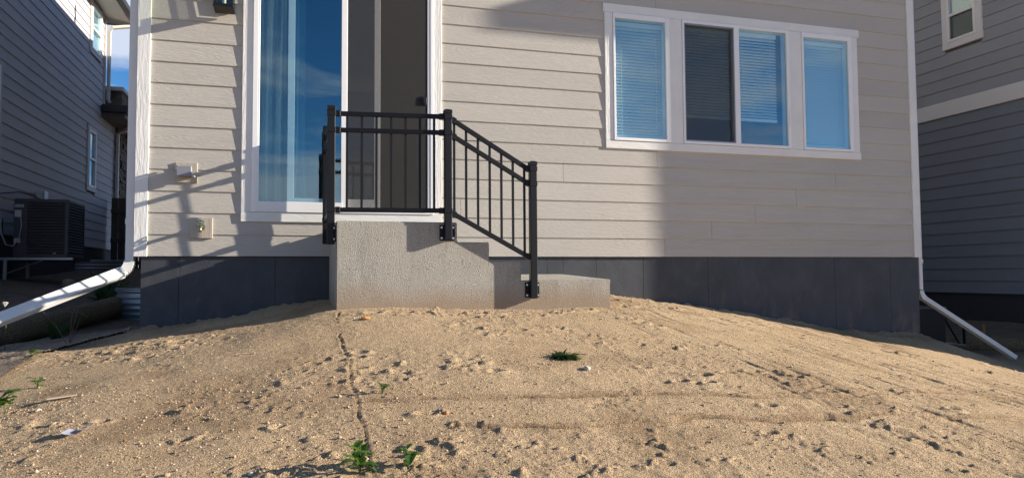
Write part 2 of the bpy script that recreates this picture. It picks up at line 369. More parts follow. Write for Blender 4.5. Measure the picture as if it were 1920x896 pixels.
def _fit():
    n = len(CT); d2 = ((CT[:, None, :2]-CT[None, :, :2])**2).sum(2); K = _U(d2) + np.eye(n)*0.02
    P = np.c_[np.ones(n), CT[:, :2]]; A = np.zeros((n+3, n+3)); A[:n, :n] = K; A[:n, n:] = P; A[n:, :n] = P.T
    return np.linalg.solve(A, np.r_[CT[:, 2], 0, 0, 0])
WT = _fit()
def ground_base(x, y):
    x = np.asarray(x, float); y = np.asarray(y, float); n = len(CT)
    xx = np.clip(x, -7, 12); yy = np.clip(y, -9, 13)
    z = WT[n] + WT[n+1]*xx + WT[n+2]*yy
    for i in range(n): z = z + WT[i]*_U((xx-CT[i, 0])**2+(yy-CT[i, 1])**2)
    return np.clip(z, -1.7, 0.3)
def vnoise(x, y, seed=0):
    xi = np.floor(x).astype(np.int64); yi = np.floor(y).astype(np.int64); fx = x-xi; fy = y-yi
    def h(a, b):
        v = (a*374761393 + b*668265263 + seed*1442695041) & 0xFFFFFFFF
        v = ((v ^ (v >> 13))*1274126177) & 0xFFFFFFFF; v = (v ^ (v >> 16)) & 0xFFFFFFFF
        return v/4294967295.0
    u = fx*fx*(3-2*fx); w = fy*fy*(3-2*fy)
    return (h(xi, yi)*(1-u)+h(xi+1, yi)*u)*(1-w) + (h(xi, yi+1)*(1-u)+h(xi+1, yi+1)*u)*w
def fbm(x, y, s, oct=4, seed=0, gain=.5):
    a = 0; t = 0; g = 1
    for k in range(oct):
        a = a + g*(vnoise(x*s, y*s, seed+k*7)-.5); t += g; g *= gain; s *= 2.03
    return a/t
def seg_dist(x, y, pts):
    d = np.full(np.shape(x), 1e9)
    for (x0, y0), (x1, y1) in zip(pts[:-1], pts[1:]):
        vx, vy = x1-x0, y1-y0; t = np.clip(((x-x0)*vx+(y-y0)*vy)/(vx*vx+vy*vy), 0, 1)
        d = np.minimum(d, np.hypot(x-x0-t*vx, y-y0-t*vy))
    return d
# RUTS: (points, width, depth, moist); POCKS: (x, y, radius, depth)
RUTS = [
 ([(.27, -1.25), (.26, -1.394), (.248, -2.113), (.263, -2.573), (.251, -2.935), (.257, -3.231), (.261, -3.636), (.252, -4.3)], .0060, .0055, .6),
 ([(.303, -3.174), (.557, -3.21), (1.037, -3.273), (1.674, -3.292), (2.109, -3.343), (2.788, -3.288), (3.7, -3.0), (4.673, -2.642)], .013, .010, 1.0),
 ([(.627, -3.556), (1.059, -3.623), (1.392, -3.631), (1.716, -3.601), (2.168, -3.657), (2.512, -3.596), (2.998, -3.583), (3.566, -3.537), (4.6, -3.3)], .013, .022, 1.0),
 ([(5.0, -1.0), (5.3, -1.5), (5.5, -2.0), (5.7, -2.5)], .010, .012, .5), ([(1.9, -2.95), (2.2, -3.02), (2.5, -3.0), (2.75, -3.12)], .010, .010, .3)]
POCKS = [(2.08, -3.0, .035, .022), (1.81, -2.86, .03, .02), (2.44, -2.93, .035, .03), (1.885, -3.1, .03, .03), (2.03, -3.14, .025, .03), (2.265, -2.95, .03, .02), (2.14, -3.47, .028, .025), (2.6, -.98, .04, .03),
 (2.34, -1.78, .03, .03), (.84, -2.7, .035, .02), (.96, -2.9, .03, .02), (2.66, -3.24, .04, .025), (3.25, -3.14, .03, .03), (3.285, -3.44, .03, .03), (1.916, -3.79, .025, .022), (1.31, -4.0, .025, .015), (2.6, -3.7, .025, .02),
 (-.44, -3.03, .03, .025), (-.77, -3.06, .022, .02), (-.07, -3.38, .02, .02), (-.41, -3.4, .02, .02), (.53, -3.39, .035, .03), (2.32, -1.61, .04, .03), (2.42, -1.8, .04, .03), (1.375, -1.39, .04, .025), (1.2, -1.44, .03, .03),
 (1.9, -1.34, .04, .03), (2.1, -1.27, .04, .03), (4.38, -2.04, .03, .03), (1.54, -4.0, .02, .02), (2.48, -4.19, .02, .02), (.33, -2.4, .03, .03), (.29, -2.7, .035, .03), (.31, -2.5, .03, .03), (1.0, -1.36, .05, .02), (.5, -1.4, .04, .02), (.2, -2.9, .02, .02)]
def ground_detail(x, y):
    dz = np.zeros(np.shape(x)); moist = np.zeros(np.shape(x))
    wx = x + .10*fbm(x, y, 3.0, 3, 5); wy = y + .10*fbm(x, y, 3.0, 3, 9)
    dz += .034*fbm(x, y, 1.1, 3, 1) + .012*fbm(x, y, 4.5, 3, 2)
    cl = fbm(wx, wy, 14, 3, 3)
    rough = np.clip(fbm(x, y, 1.5, 3, 30)*5.0+.12, .04, 1)      # most of the soil is smooth, a few areas are trodden and cloddy
    for tx, ty, rx_, ry_, k_ in ((2.3, -3.05, .75, .40, .9), (.9, -2.75, .30, .30, .8), (.33, -2.7, .12, .6, .8), (1.3, -1.42, 1.3, .20, 1.0), (3.3, -3.3, .5, .4, .7), (-.4, -.85, 1.0, .3, .6), (2.7, -1.0, .3, .5, .7)):
        rough = np.maximum(rough, k_*np.exp(-((x-tx)/rx_)**2-((y-ty)/ry_)**2))
    dz += .012*cl*rough + .0060*fbm(x, y, 46, 2, 4, .6)*(.5+.8*rough)
    lump = np.clip(fbm(wx, wy, 15, 4, 41, .62)-.13, 0, 1); dz += lump*.085*rough
    # drag furrows on the right-hand slope, running down and outwards
    ang = math.atan2(-1.0, .17); ca, sa = math.cos(ang), math.sin(ang)
    u = (x*ca+y*sa); v = (-x*sa+y*ca) + .05*fbm(x, y, 2.2, 2, 12)
    st = fbm(u*.9, v*9, 1.0, 3, 17); k = np.clip((x-1.9)/1.2, 0, 1)
    dz += .018*st*k
    cut = np.clip(fbm(u*2.2, v*15, 1.0, 3, 57)-.10, 0, 1)*k; dz -= .060*cut
    for pts, w, dep, mo in RUTS:
        ww = w*(.6+1.1*vnoise(x*5, y*5, 77))
        d = seg_dist(x + .05*fbm(x, y, 6, 2, 21), y + .05*fbm(x, y, 6, 2, 22), pts)
        on = np.clip(vnoise(x*7+9, y*7, 88)*2.0-.20, 0, 1)
        dz -= dep*np.exp(-(d/ww)**2)*on; dz += dep*.5*np.exp(-((d-2*ww)/(ww*.9))**2)*on
        moist = np.maximum(moist, mo*np.exp(-(d/(ww*2.2))**2)*np.clip(.30+1.3*vnoise(x*16, y*16, 91), 0, 1))
    for px, py, r, dep in POCKS:
        m = (np.abs(x-px) < 4*r) & (np.abs(y-py) < 4*r)
        if not m.any(): continue
        jx = x[m]-px + .8*r*fbm(x[m], y[m], 24, 3, 5); jy = y[m]-py + .8*r*fbm(x[m], y[m], 24, 3, 6)
        q = np.hypot(jx*.8, jy*1.4)/r
        dz[m] += -.6*dep*np.exp(-q**2*1.5) + dep*.4*np.exp(-(q-1.5)**2*4)
    moist = np.maximum(moist, np.clip(fbm(x, y, 2.2, 4, 61)*3.6-.28, 0, .55))
    # loose soil heaped and crumbled against the foundation
    hug = np.exp(-((y-.0)/.07)**2)*((x > -1.3) & (x < 6.7)); dz += hug*(.045*fbm(x, y, 7, 3, 71)+.03*np.clip(fbm(x, y, 22, 2, 72), 0, 1)+.008)
    return dz, moist
def ground_z(x, y):
    x = np.atleast_1d(np.asarray(x, float)); y = np.atleast_1d(np.asarray(y, float))
    return ground_base(x, y) + ground_detail(x, y)[0]
def gz(x, y): return float(ground_z(x, y)[0])
#ENDGROUND
def axis_pts(segs, lo, hi):
    """segs: (from, to, step) fine ranges; beyond them the step grows"""
    a = []
    for f, t, s in segs: a += list(np.arange(f, t, s))
    a.append(segs[-1][1]); s = segs[0][2]; x = segs[0][0]; left = []
    while x > lo: s *= 1.22; x -= s; left.append(x)
    s = segs[-1][2]; x = segs[-1][1]; right = []
    while x < hi: s *= 1.22; x += s; right.append(x)
    return np.array(left[::-1]+a+right)
def build_ground():
    xs = axis_pts([(-3.2, -1.6, .018), (-1.6, 3.4, .009), (3.4, 8.0, .016)], -900, 900)
    ys = axis_pts([(-4.6, -3.0, .0075), (-3.0, -1.0, .0105), (-1.0, .1, .014), (.1, 4.0, .04)], -900, 900)
    X, Y = np.meshgrid(xs, ys); x = X.ravel(); y = Y.ravel()
    dz, moist = ground_detail(x, y); far = np.clip(1-(np.hypot(x-1, y)-9)/4, 0, 1)
    z = ground_base(x, y) + dz*far
    near = (1-np.clip(np.abs(y+.01)/.25, 0, 1))
    inside = (x > -1.1) & (x < 6.55) & (y > .12); z[inside] = -.95
    alley_shade = np.clip((y-.1+.25*fbm(x, y, 3, 3, 8))/.5, 0, 1)
    alley_shade = np.maximum(alley_shade, np.clip((y+.9+.222*(x+1.2)+.12*fbm(x, y, 4, 3, 8))/.2, 0, 1)*np.clip((-1.15-x)/.3, 0, 1))  # darker soil colour also painted in up to the edge of the steps' cast shadow
    nx, ny = len(xs), len(ys)
    i = np.arange((nx-1)*(ny-1)); r = i//(nx-1); c = i % (nx-1); a = r*nx+c
    faces = np.stack([a, a+1, a+1+nx, a+nx], 1)
    me = bpy.data.meshes.new('ground'); me.vertices.add(len(x)); me.vertices.foreach_set('co', np.stack([x, y, z], 1).ravel())
    me.loops.add(faces.size); me.loops.foreach_set('vertex_index', faces.ravel().astype(np.int32))
    me.polygons.add(len(faces)); me.polygons.foreach_set('loop_start', np.arange(0, faces.size, 4, dtype=np.int32))
    me.polygons.foreach_set('use_smooth', np.ones(len(faces), bool))
    me.update(calc_edges=True)
    for nm, d in (('moist', moist), ('alley_shade', alley_shade)):
        at = me.attributes.new(nm, 'FLOAT', 'POINT'); at.data.foreach_set('value', d.astype(np.float32))
    me.materials.append(M['dirt']); o = bpy.data.objects.new('ground', me); COL.objects.link(o); o['kind'] = 'structure'
    return o
build_ground()
def build_pebbles():
    rs = np.random.RandomState(4)
    def area(n, x0, x1, y0, y1): return rs.uniform(x0, x1, n), rs.uniform(y0, y1, n)
    P = [area(19000, -2.3, 4.6, -4.4, -2.6), area(11000, -2.6, 5.5, -2.9, -1.1), area(4200, -2.0, 6.5, -1.3, 0.0), area(2600, .2, 2.6, -1.5, -1.16)]
    x = np.concatenate([a for a, b in P]); y = np.concatenate([b for a, b in P])
    dens = np.clip(fbm(x, y, 1.6, 3, 130)*2.4+.5 - .10*(x-.5), .10, 1); keep = rs.rand(len(x)) < dens; x = x[keep]; y = y[keep]
    stair = (x > .255) & (x < 2.39) & (y > -1.16); x = x[~stair]; y = y[~stair]
    z = ground_z(x, y); n = len(x)
    s = rs.lognormal(-5.72, .42, n); s = np.clip(s, .0018, .015)
    # low-poly pebble: an octahedron pushed about
    base = np.array([(1, 0, 0), (0, 1, 0), (-1, 0, 0), (0, -1, 0), (0, 0, .8), (0, 0, -.6)], float)
    fc = np.array([(0, 1, 4), (1, 2, 4), (2, 3, 4), (3, 0, 4), (1, 0, 5), (2, 1, 5), (3, 2, 5), (0, 3, 5)])
    a = rs.uniform(0, 6.28, n); ca, sa = np.cos(a), np.sin(a)
    v = base[None]*rs.uniform(.55, 1.25, (n, 6, 1))*s[:, None, None]
    v[:, :, 1] *= rs.uniform(.6, 1, n)[:, None]; v[:, :, 0] += v[:, :, 2]*rs.uniform(-.5, .5, n)[:, None]
    vx = v[:, :, 0]*ca[:, None]-v[:, :, 1]*sa[:, None]; vy = v[:, :, 0]*sa[:, None]+v[:, :, 1]*ca[:, None]
    co = np.stack([vx+x[:, None], vy+y[:, None], v[:, :, 2]+(z+s*.18)[:, None]], 2).reshape(-1, 3)
    f = (fc[None]+(np.arange(n)*6)[:, None, None]).reshape(-1, 3)
    me = bpy.data.meshes.new('gravel'); me.vertices.add(len(co)); me.vertices.foreach_set('co', co.ravel())
    me.loops.add(f.size); me.loops.foreach_set('vertex_index', f.ravel().astype(np.int32))
    me.polygons.add(len(f)); me.polygons.foreach_set('loop_start', np.arange(0, f.size, 3, dtype=np.int32)); me.update(calc_edges=True)
    at = me.attributes.new('tone', 'FLOAT', 'POINT'); at.data.foreach_set('value', np.repeat(np.clip(rs.normal(.5, .22, n), 0, 1), 6).astype(np.float32))
    me.materials.append(M['pebble']); o = bpy.data.objects.new('gravel', me); COL.objects.link(o)
    tag(o, 'loose sand grains and small pebbles strewn over the bare soil', 'gravel', kind='stuff')
build_pebbles()

# ------------------------------------------------------------------ our house
E = 0.178
X0, X1 = -1.17, 6.57              # siding between the corner boards
house = thing('house', (2.7, 0.0, -0.6), 'beige house with white trimmed sliding door and wide window facing the bare yard', 'house')
OURS = lambda u, o, z: (u, -o, z)
LEFT = lambda u, o, z: (-4.07+o, u, z)
RIGHT = lambda u, o, z: (9.45-o, u, z)
def plank(parent, F, m, u0, u1, z0, name='siding_plank', h=E, over=.02, t=.0085):
    b = MB(F); k = (h+over)/h
    b.hexa([(u0, -t, z0), (u1, -t, z0), (u1, 0, z0), (u0, 0, z0), (u0, -t*k-t, z0+h+over), (u1, -t*k-t, z0+h+over), (u1, -t*k, z0+h+over), (u0, -t*k, z0+h+over)])
    return make(name, b, m, parent)
DOOR = (-.457, 1.25); WIN = (2.868, 5.885)
joints = {5: [3.42], 4: [2.425, 5.55], 3: [1.93, 5.04], 2: [1.425, 4.535], 1: [4.02], 0: [3.49], 13: [3.44], 14: [3.43], }
for n in range(0, 18):
    z0 = n*E; spans = [(X0, X1)]
    def cut(spans, a, b):
        out = []
        for s, e in spans:
            if b <= s or a >= e: out.append((s, e))
            else:
                if s < a: out.append((s, a))
                if e > b: out.append((b, e))
        return out
    if z0 >= 2*E-.001: spans = cut(spans, DOOR[0]+.01, DOOR[1]-.01)
    if 6*E-.001 <= z0 < 14*E-.001: spans = cut(spans, WIN[0]+.01, WIN[1]-.01)
    for s, e in spans:
        cs = [s] + sorted(j for j in joints.get(n, []) if s+.1 < j < e-.1) + [e]
        for a, b in zip(cs[:-1], cs[1:]):
            plank(house, OURS, M['siding'], a+(.0015 if a != s else 0), b-(.0015 if b != e else 0), z0)
# carcass with openings
w = MB()
def wall_front(z0, z1, cuts):
    x = -1.235
    for a, b in cuts + [(6.635, 6.635)]:
        if a > x: w.box(x, a, .030, .16, z0, z1)
        x = b
dz0, dz1, wz0, wz1 = .36, 2.46, 1.10, 2.42
wall_front(0, dz0, []); wall_front(dz0, wz0, [(-.40, 1.18)]); wall_front(wz0, wz1, [(-.40, 1.18), (2.94, 5.80)]); wall_front(wz1, dz1, [(-.40, 1.18)]); wall_front(dz1, 5.30, [])
w.box(-1.235, -1.10, .16, 12, 0, 5.30); w.box(6.50, 6.635, .16, 12, 0, 5.30); w.box(-1.10, 6.50, 11.9, 12, 0, 5.30)
make('wall', w, M['siding'], house)
i_ = MB(); i_.box(-1.10, 6.50, .16, 5.0, .20, .24); make('interior_floor', i_, M['floor_in'], house)
i_ = MB(); i_.box(-1.10, 6.50, .16, 5.0, 2.70, 2.75); i_.box(-1.10, 6.50, 5.0, 5.1, .20, 2.75); i_.box(1.9, 2.0, .16, 4.99, .24, 2.70)
make('interior_partition', i_, M['dark_inside'], house)
# roof: low hip, wide eaves
def hip(x0, x1, y0, y1, z, slope, th=.16):
    b = MB(); hx = (x1-x0)/2; r = z+th+slope*hx
    b.box(x0, x1, y0, y1, z, z+th)
    o = .002
    b.add([(x0, y0, z+th+o), (x1, y0, z+th+o), (x1, y1, z+th+o), (x0, y1, z+th+o), (x0+hx, y0+hx, r), (x0+hx, y1-hx, r)], [(0, 1, 4), (1, 2, 5, 4), (2, 3, 5), (3, 0, 4, 5), (3, 2, 1, 0)])
    return b
rf = make('roof', hip(-1.60, 7.0, -.42, 12.4, 5.30, .22), M['roof'], house)
make('vent_pipe', MB().tube([(0, 7.95, 5.6), (0, 7.95, 6.32)], .045, 10), M['black_metal'], rf, smooth=False)
# corner boards
for a, b in ((-1.262, -1.165), (6.565, 6.655)):
    make('corner_board', MB().box(a, b, -.012, .05, -.004, 5.28), M['white_trim_v'], house, bevel=.002)
# foundation in cast panels with narrow joints
fx = [-1.212, -.93, -.18, .27, 2.26, 2.42, 2.76, 3.26, 3.98, 5.52, 6.25, 6.636]
for i, (a, b) in enumerate(zip(fx[:-1], fx[1:])):
    make('foundation_panel', MB().box(a+(.0012 if i else 0), b-(.0012 if i < len(fx)-2 else 0), .022, .14, -1.6, -.002), M['found'], house, bevel=.0015)
f = MB(); f.box(-1.205, 6.63, .034, 12, -1.6, -.006); make('foundation_core', f, M['found'], house)

# sliding door -------------------------------------------------------------
dt = make('door_trim', MB().box(-.457, -.373, -.0105, .03, .372, 2.60), M['white_trim_v'], house, bevel=.002)
make('door_trim', MB().box(1.17, 1.25, -.0105, .03, .372, 2.60), M['white_trim_v'], house, bevel=.002)
make('door_trim', MB().box(-.457, 1.25, -.0125, .03, .290, .3705), M['white_trim_h'], house, bevel=.002)
make('door_trim', MB().box(-.47, 1.263, -.0125, .03, 2.602, 2.70), M['white_trim_h'], house, bevel=.002)
door = MB(); F = OURS
def bx(m, u0, u1, o0, o1, z0, z1): m.box(u0, u1, -o1, -o0, z0, z1)
bx(door, -.373, -.330, -.09, .0225, .372, 2.60); bx(door, 1.143, 1.17, -.09, .0225, .372, 2.60); bx(door, -.330, 1.143, -.09, .0225, .372, .392); bx(door, -.330, 1.143, -.09, .0225, 2.50, 2.60)
bx(door, -.330, 1.143, -.09, -.06, .392, .43)
dr = make('sliding_door', door, M['vinyl'], house, bevel=.0025)
fp = MB(); bx(fp, -.330, -.318, .0, .022, .392, 2.50); bx(fp, .372, .412, -.022, .008, .392, 2.50); bx(fp, -.318, .372, -.002, .022, .392, .462); bx(fp, -.318, .372, -.002, .022, 2.42, 2.50)
make('fixed_panel_frame', fp, M['vinyl'], dr, bevel=.002)
g = MB(); bx(g, -.318, .372, .006, .010, .462, 2.42); make('glass_pane', g, M['glass'], dr)
sp = MB(); bx(sp, -.090, -.034, -.055, -.030, .43, 2.50); bx(sp, .648, .700, -.055, -.030, .43, 2.50); bx(sp, -.034, .648, -.055, -.030, .43, .50); bx(sp, -.034, .648, -.055, -.030, 2.42, 2.50)
make('sliding_panel_frame', sp, M['vinyl'], dr, bevel=.002)
g = MB(); bx(g, -.034, .648, -.044, -.041, .50, 2.42); make('glass_pane', g, M['glass_thin'], dr)
sf = MB(); bx(sf, .358, .408, .004, .020, .394, 2.50); bx(sf, 1.118, 1.141, .002, .018, .394, 2.50); bx(sf, .408, 1.118, .012, .030, .394, .410); bx(sf, .408, 1.118, .012, .030, 2.46, 2.50)
make('screen_frame', sf, M['vinyl'], dr, bevel=.002)
g = MB(); bx(g, .408, 1.118, .012, .0135, .410, 2.46); make('insect_screen', g, M['screen'], dr)
hd = MB(); bx(hd, 1.052, 1.112, .0137, .022, 1.362, 1.440); bx(hd, 1.078, 1.088, .022, .030, 1.375, 1.427); bx(hd, 1.088, 1.106, .024, .030, 1.375, 1.427)
make('handle', hd, M['black_metal'], dr, bevel=.004)
# curtain just inside the left pane
def curtain(x0, x1, z0, z1, y0, waves, seed):
    b = MB(); nx, nz = 90, 14; rs = random.Random(seed); ph = [rs.uniform(0, 6) for _ in range(4)]
    vs = []
    for j in range(nz+1):
        t = j/nz
        for i in range(nx+1):
            u = i/nx; sk = .05*(1-t)*math.sin(u*5+ph[2])
            vs.append((x0+(x1-x0)*(u*(1-.12*t*(1-t)))+sk*.3, y0+.035*math.sin(u*waves*6.283+ph[0]+1.2*math.sin(3*t+u*3)) + .014*math.sin(u*waves*15+ph[1]+2*t), z0+(z1-z0)*t))
    fs = [(j*(nx+1)+i, j*(nx+1)+i+1, (j+1)*(nx+1)+i+1, (j+1)*(nx+1)+i) for j in range(nz) for i in range(nx)]
    b.add(vs, fs); return b
cu = make('curtain', curtain(-.38, .06, .27, 2.55, .14, 4.5, 3), M['curtain'], None, smooth=True, origin=(-.14, .2, .27))
tag(cu, 'pale grey pleated curtain hanging behind the left glass pane of the sliding door', 'curtain')

# triple window ----------------------------------------------------------------
def winpart(name, boxes, m, parent, bev=.002):
    b = MB()
    for q in boxes: bx(b, *q)
    return make(name, b, m, parent, bevel=bev)
winpart('window_trim', [(2.855, 5.90, -.03, .0095, 2.402, 2.489)], M['white_trim_h'], house)
winpart('window_trim', [(2.868, 5.885, -.03, .0095, 1.056, 1.133)], M['white_trim_h'], house)
for a, b in ((2.868, 2.953), (3.574, 3.716), (4.990, 5.147), (5.79, 5.872)):
    winpart('window_trim', [(a, b, -.03, .008, 1.1345, 2.4005)], M['white_trim_v'], house)
WI = []
for k, (a, b) in enumerate(((2.955, 3.572), (3.718, 4.988), (5.149, 5.788))):
    fr = winpart('window', [(a, a+.022, -.08, .018, 1.136, 2.399), (b-.045, b, -.08, .018, 1.136, 2.399), (a+.022, b-.045, -.08, .018, 1.136, 1.165), (a+.022, b-.045, -.08, .018, 2.352, 2.399)] if k != 1 else
        [(a, a+.020, -.08, .018, 1.136, 2.399), (b-.036, b, -.08, .018, 1.136, 2.399), (a+.020, b-.036, -.08, .018, 1.136, 1.165), (a+.020, b-.036, -.08, .018, 2.370, 2.399)], M['vinyl'], house)
    if k != 1:
        g = MB(); bx(g, a+.022, b-.045, -.004, 0, 1.165, 2.352); make('glass_pane', g, M['glass'], fr)
    else:
        winpart('meeting_stile', [(4.318, 4.378, -.05, .015, 1.1655, 2.3695)], M['vinyl'], fr)
        g = MB(); bx(g, 4.3785, b-.036, -.004, 0, 1.165, 2.370); make('glass_pane', g, M['glass'], fr)
        g = MB(); bx(g, a+.020, 4.3175, -.034, -.030, 1.165, 2.370); make('glass_pane', g, M['glass'], fr)
        winpart('screen_frame', [(a+.0205, a+.032, .004, .013, 1.1655, 2.3695), (4.303, 4.3175, .004, .013, 1.1655, 2.3695), (a+.032, 4.303, .004, .013, 1.1655, 1.178), (a+.032, 4.303, .004, .013, 2.352, 2.3695)], M['outlet_grey'], fr, .001)
        g = MB(); bx(g, a+.032, 4.303, .012, .0135, 1.178, 2.352); make('insect_screen', g, M['screen'], fr)
        winpart('latch', [(b-.022, b-.012, .018, .026, 1.36, 1.55)], M['vinyl'], fr, .002)
# blinds
def blind(a, b, ztop, zbot, tilt, label, y=.085):
    t = thing('window_blind', ((a+b)/2, y, zbot), label, 'blind', 'white slatted blinds inside the triple window')
    make('head_rail', MB().box(a, b, y-.02, y+.025, ztop-.045, ztop), M['blind'], t, bevel=.002)
    make('bottom_rail', MB().box(a, b, y-.015, y+.02, zbot, zbot+.03), M['blind'], t, bevel=.003)
    h = .0315; z = ztop-.065; c, s = math.cos(tilt), math.sin(tilt); me = None; wd = .021
    while z > zbot+.045:
        if me is None:
            q = MB(); pr = []
            for k in range(5):
                u = -wd+2*wd*k/4; pr.append((u*c, -u*s*1.0+.0025*(1-(u/wd)**2)))
            pr2 = [(p[0], p[1]-.0022) for p in pr[::-1]]
            q.prism([(x+y, zz) for x, zz in pr+pr2], a, b, 'x'); o = make('slat', q, M['blind'], t, smooth=False); me = o.data; zz0 = z
            o.location.z = z
        else:
            o2 = o.copy(); COL.objects.link(o2); o2.location.z = z
        z -= h
    for u in (.16, .84) if b-a < .7 else (.15, .5, .85):
        xx = a+(b-a)*u; make('cord', MB().box(xx-.0012, xx+.0012, y-.026, y-.0235, zbot+.02, ztop-.03), M['blind'], t)
    return t
blind(2.985, 3.545, 2.345, 1.185, -1.05, 'fully lowered white blind in the narrow left light of the triple window')
blind(3.755, 4.315, 2.365, 1.425, -.80, 'raised blind behind the dark insect screen in the middle window')
blind(4.385, 4.885, 2.365, 1.425, -.80, 'raised blind behind the clear right pane of the middle window')
blind(5.18, 5.745, 2.345, 1.185, -1.05, 'fully lowered white blind in the narrow right light of the triple window')

# ------------------------------------------------------------------ steps
st = thing('concrete_steps', (1.2, -.6, -.5), 'rough grey concrete steps and landing below the sliding door', 'steps')
FY = -1.15
def block(name, prof_pts, y0, y1):
    b = MB(); b.prism(prof_pts, y0, y1, 'y'); return make(name, b, M['concrete'], st, bevel=.006, seg=2)
block('stair_body', [(.265, -1.2), (2.378, -1.2), (2.378, -.226), (1.64, -.226), (1.64, -.069), (1.388, -.069), (1.388, .076), (1.142, .076), (1.142, .222), (.265, .222)], FY, .018)
b = MB(); b.hexa([(1.63, FY-.0005, -.240), (2.3785, FY-.0005, -.240), (2.40, .018, -.240), (1.63, .018, -.240), (1.63, FY-.0005, -.212), (2.3785, FY-.0005, -.212), (2.40, .018, -.165), (1.63, .018, -.165)])
make('bottom_step', b, M['concrete'], st)

# ------------------------------------------------------------------ railing
rl = thing('stair_railing', (1.0, -1.18, .06), 'black metal handrail with thin balusters around the concrete landing', 'railing')
PW = .054
def post(x, y, z0, z1, flange=None):
    p = make('post', MB().box(x-PW/2, x+PW/2, y-PW/2, y+PW/2, z0, z1-.012), M['black_metal'], rl, bevel=.004)
    c = MB(); q = PW/2+.003
    c.box(x-q, x+q, y-q, y+q, z1-.035, z1-.008); c.add([(x-q, y-q, z1-.008), (x+q, y-q, z1-.008), (x+q, y+q, z1-.008), (x-q, y+q, z1-.008), (x-.014, y-.014, z1), (x+.014, y-.014, z1), (x+.014, y+.014, z1), (x-.014, y+.014, z1)], [(0, 1, 5, 4), (1, 2, 6, 5), (2, 3, 7, 6), (3, 0, 4, 7), (4, 5, 6, 7)])
    make('post_cap', c, M['black_metal'], p, bevel=.002)
    if flange:
        ax, pos, zf = flange
        if ax == 'y':
            f = MB().box(x-.058, x+.058, pos-.008, pos, zf, zf+.115)
            fl = make('mounting_plate', f, M['black_metal'], p, bevel=.003)
            for dx in (-.044, .044):
                for zz in (zf+.018, zf+.097): make('bolt', MB().tube([(x+dx, pos-.007, zz), (x+dx, pos-.018, zz)], .0085, 6), M['steel'], p)
        else:
            f = MB().box(pos-.008, pos, y-.058, y+.058, zf, zf+.115)
            make('mounting_plate', f, M['black_metal'], p, bevel=.003)
            for dy in (-.044, .044):
                for zz in (zf+.018, zf+.097): make('bolt', MB().tube([(pos-.007, y+dy, zz), (pos-.018, y+dy, zz)], .0085, 6), M['steel'], p)
    return p
PA = (.2285, -1.085); PB = (1.066, FY-.008-PW/2); PC = (1.727, FY-.008-PW/2); PD = (.2285, -.125)
post(*PA, .056, 1.062, ('x', .263, .075)); post(*PB, .088, 1.062, ('y', FY, .085)); post(*PC, -.350, .700, ('y', FY, -.345)); post(*PD, .10, 1.105, ('x', .263, .12))
RW, RH = .026, .034
def rail(a, b, name='rail'):
    d = (Vector(b)-Vector(a)).normalized(); a2 = Vector(a)+d*(PW/2+.004); b2 = Vector(b)-d*(PW/2+.004)
    r = make(name, MB().tube([a2, b2], 0, flat=(RW, RH)), M['black_metal'], rl, bevel=.003)
    for e, s in ((a2, 1), (b2, -1)):
        make('rail_bracket', MB().tube([e, e+d*s*.034], 0, flat=(RW+.010, RH+.009)), M['black_metal'], r, bevel=.002)
    return r
def section(a, b, za, zb, nb, extra=0, off=None):
    """za/zb: (top, mid, bottom) rail heights at each end"""
    for i in range(3):
        rail((a[0], a[1], za[i]), (b[0], b[1], zb[i]), ('top_rail', 'middle_rail', 'bottom_rail')[i])
    for k in range(nb):
        t = off(k) if off else (k+1)/(nb+1)
        x = a[0]+(b[0]-a[0])*t; y = a[1]+(b[1]-a[1])*t; z0 = za[2]+(zb[2]-za[2])*t; z1 = za[0]+(zb[0]-za[0])*t
        make('baluster', MB().box(x-.008, x+.008, y-.008, y+.008, z0, z1), M['black_metal'], rl)
def collars(p, zs):
    for z in zs: make('collar', MB().box(p[0]-PW/2-.003, p[0]+PW/2+.003, p[1]-PW/2-.003, p[1]+PW/2+.003, z-.02, z+.016), M['black_metal'], rl, bevel=.002)
section(PA, PB, (1.005, .885, .305), (1.005, .885, .305), 7, off=lambda k: (.132+k*.1245))
section(PB, PC, (1.005, .885, .305), (.615, .505, -.055), 7, off=lambda k: .072+k*.1375)
section(PA, PD, (1.005, .885, .305), (1.005, .885, .305), 7)
collars(PA, (1.005, .885, .305)); collars(PB, (1.005, .885, .305)); collars(PC, (.640, .525)); collars(PD, (1.005, .885, .305))

# ------------------------------------------------------------------ fittings on the wall
lp = thing('wall_lantern', (-.60, -.02, 2.03), 'black metal and clear glass lantern beside the sliding door', 'lamp')
lx0, lx1, ly0, ly1, lz0, lz1 = -.672, -.522, -.215, -.065, 2.03, 2.36
b = MB(); b.box(-.66, -.534, -.03, -.006, 2.05, 2.34); b.box(-.61, -.584, -.14, -.03, 2.40, 2.43); b.box(-.62, -.574, -.03, -.008, 2.34, 2.44)
make('back_plate', b, M['black_metal'], lp, bevel=.003)
b = MB(); w_ = .011
for x in (lx0, lx1-w_):
    for y in (ly0, ly1-w_): b.box(x, x+w_, y, y+w_, lz0+.012, lz1)
for z in (lz0+.012, lz1-.012):
    b.box(lx0+w_, lx1-w_, ly0, ly0+w_, z, z+.012); b.box(lx0+w_, lx1-w_, ly1-w_, ly1, z, z+.012); b.box(lx0, lx0+w_, ly0+w_, ly1-w_, z, z+.012); b.box(lx1-w_, lx1, ly0+w_, ly1-w_, z, z+.012)
make('frame', b, M['black_metal'], lp)
make('base_plate', MB().box(lx0-.004, lx1+.004, ly0-.004, -.03, lz0, lz0+.012), M['black_metal'], lp, bevel=.002)
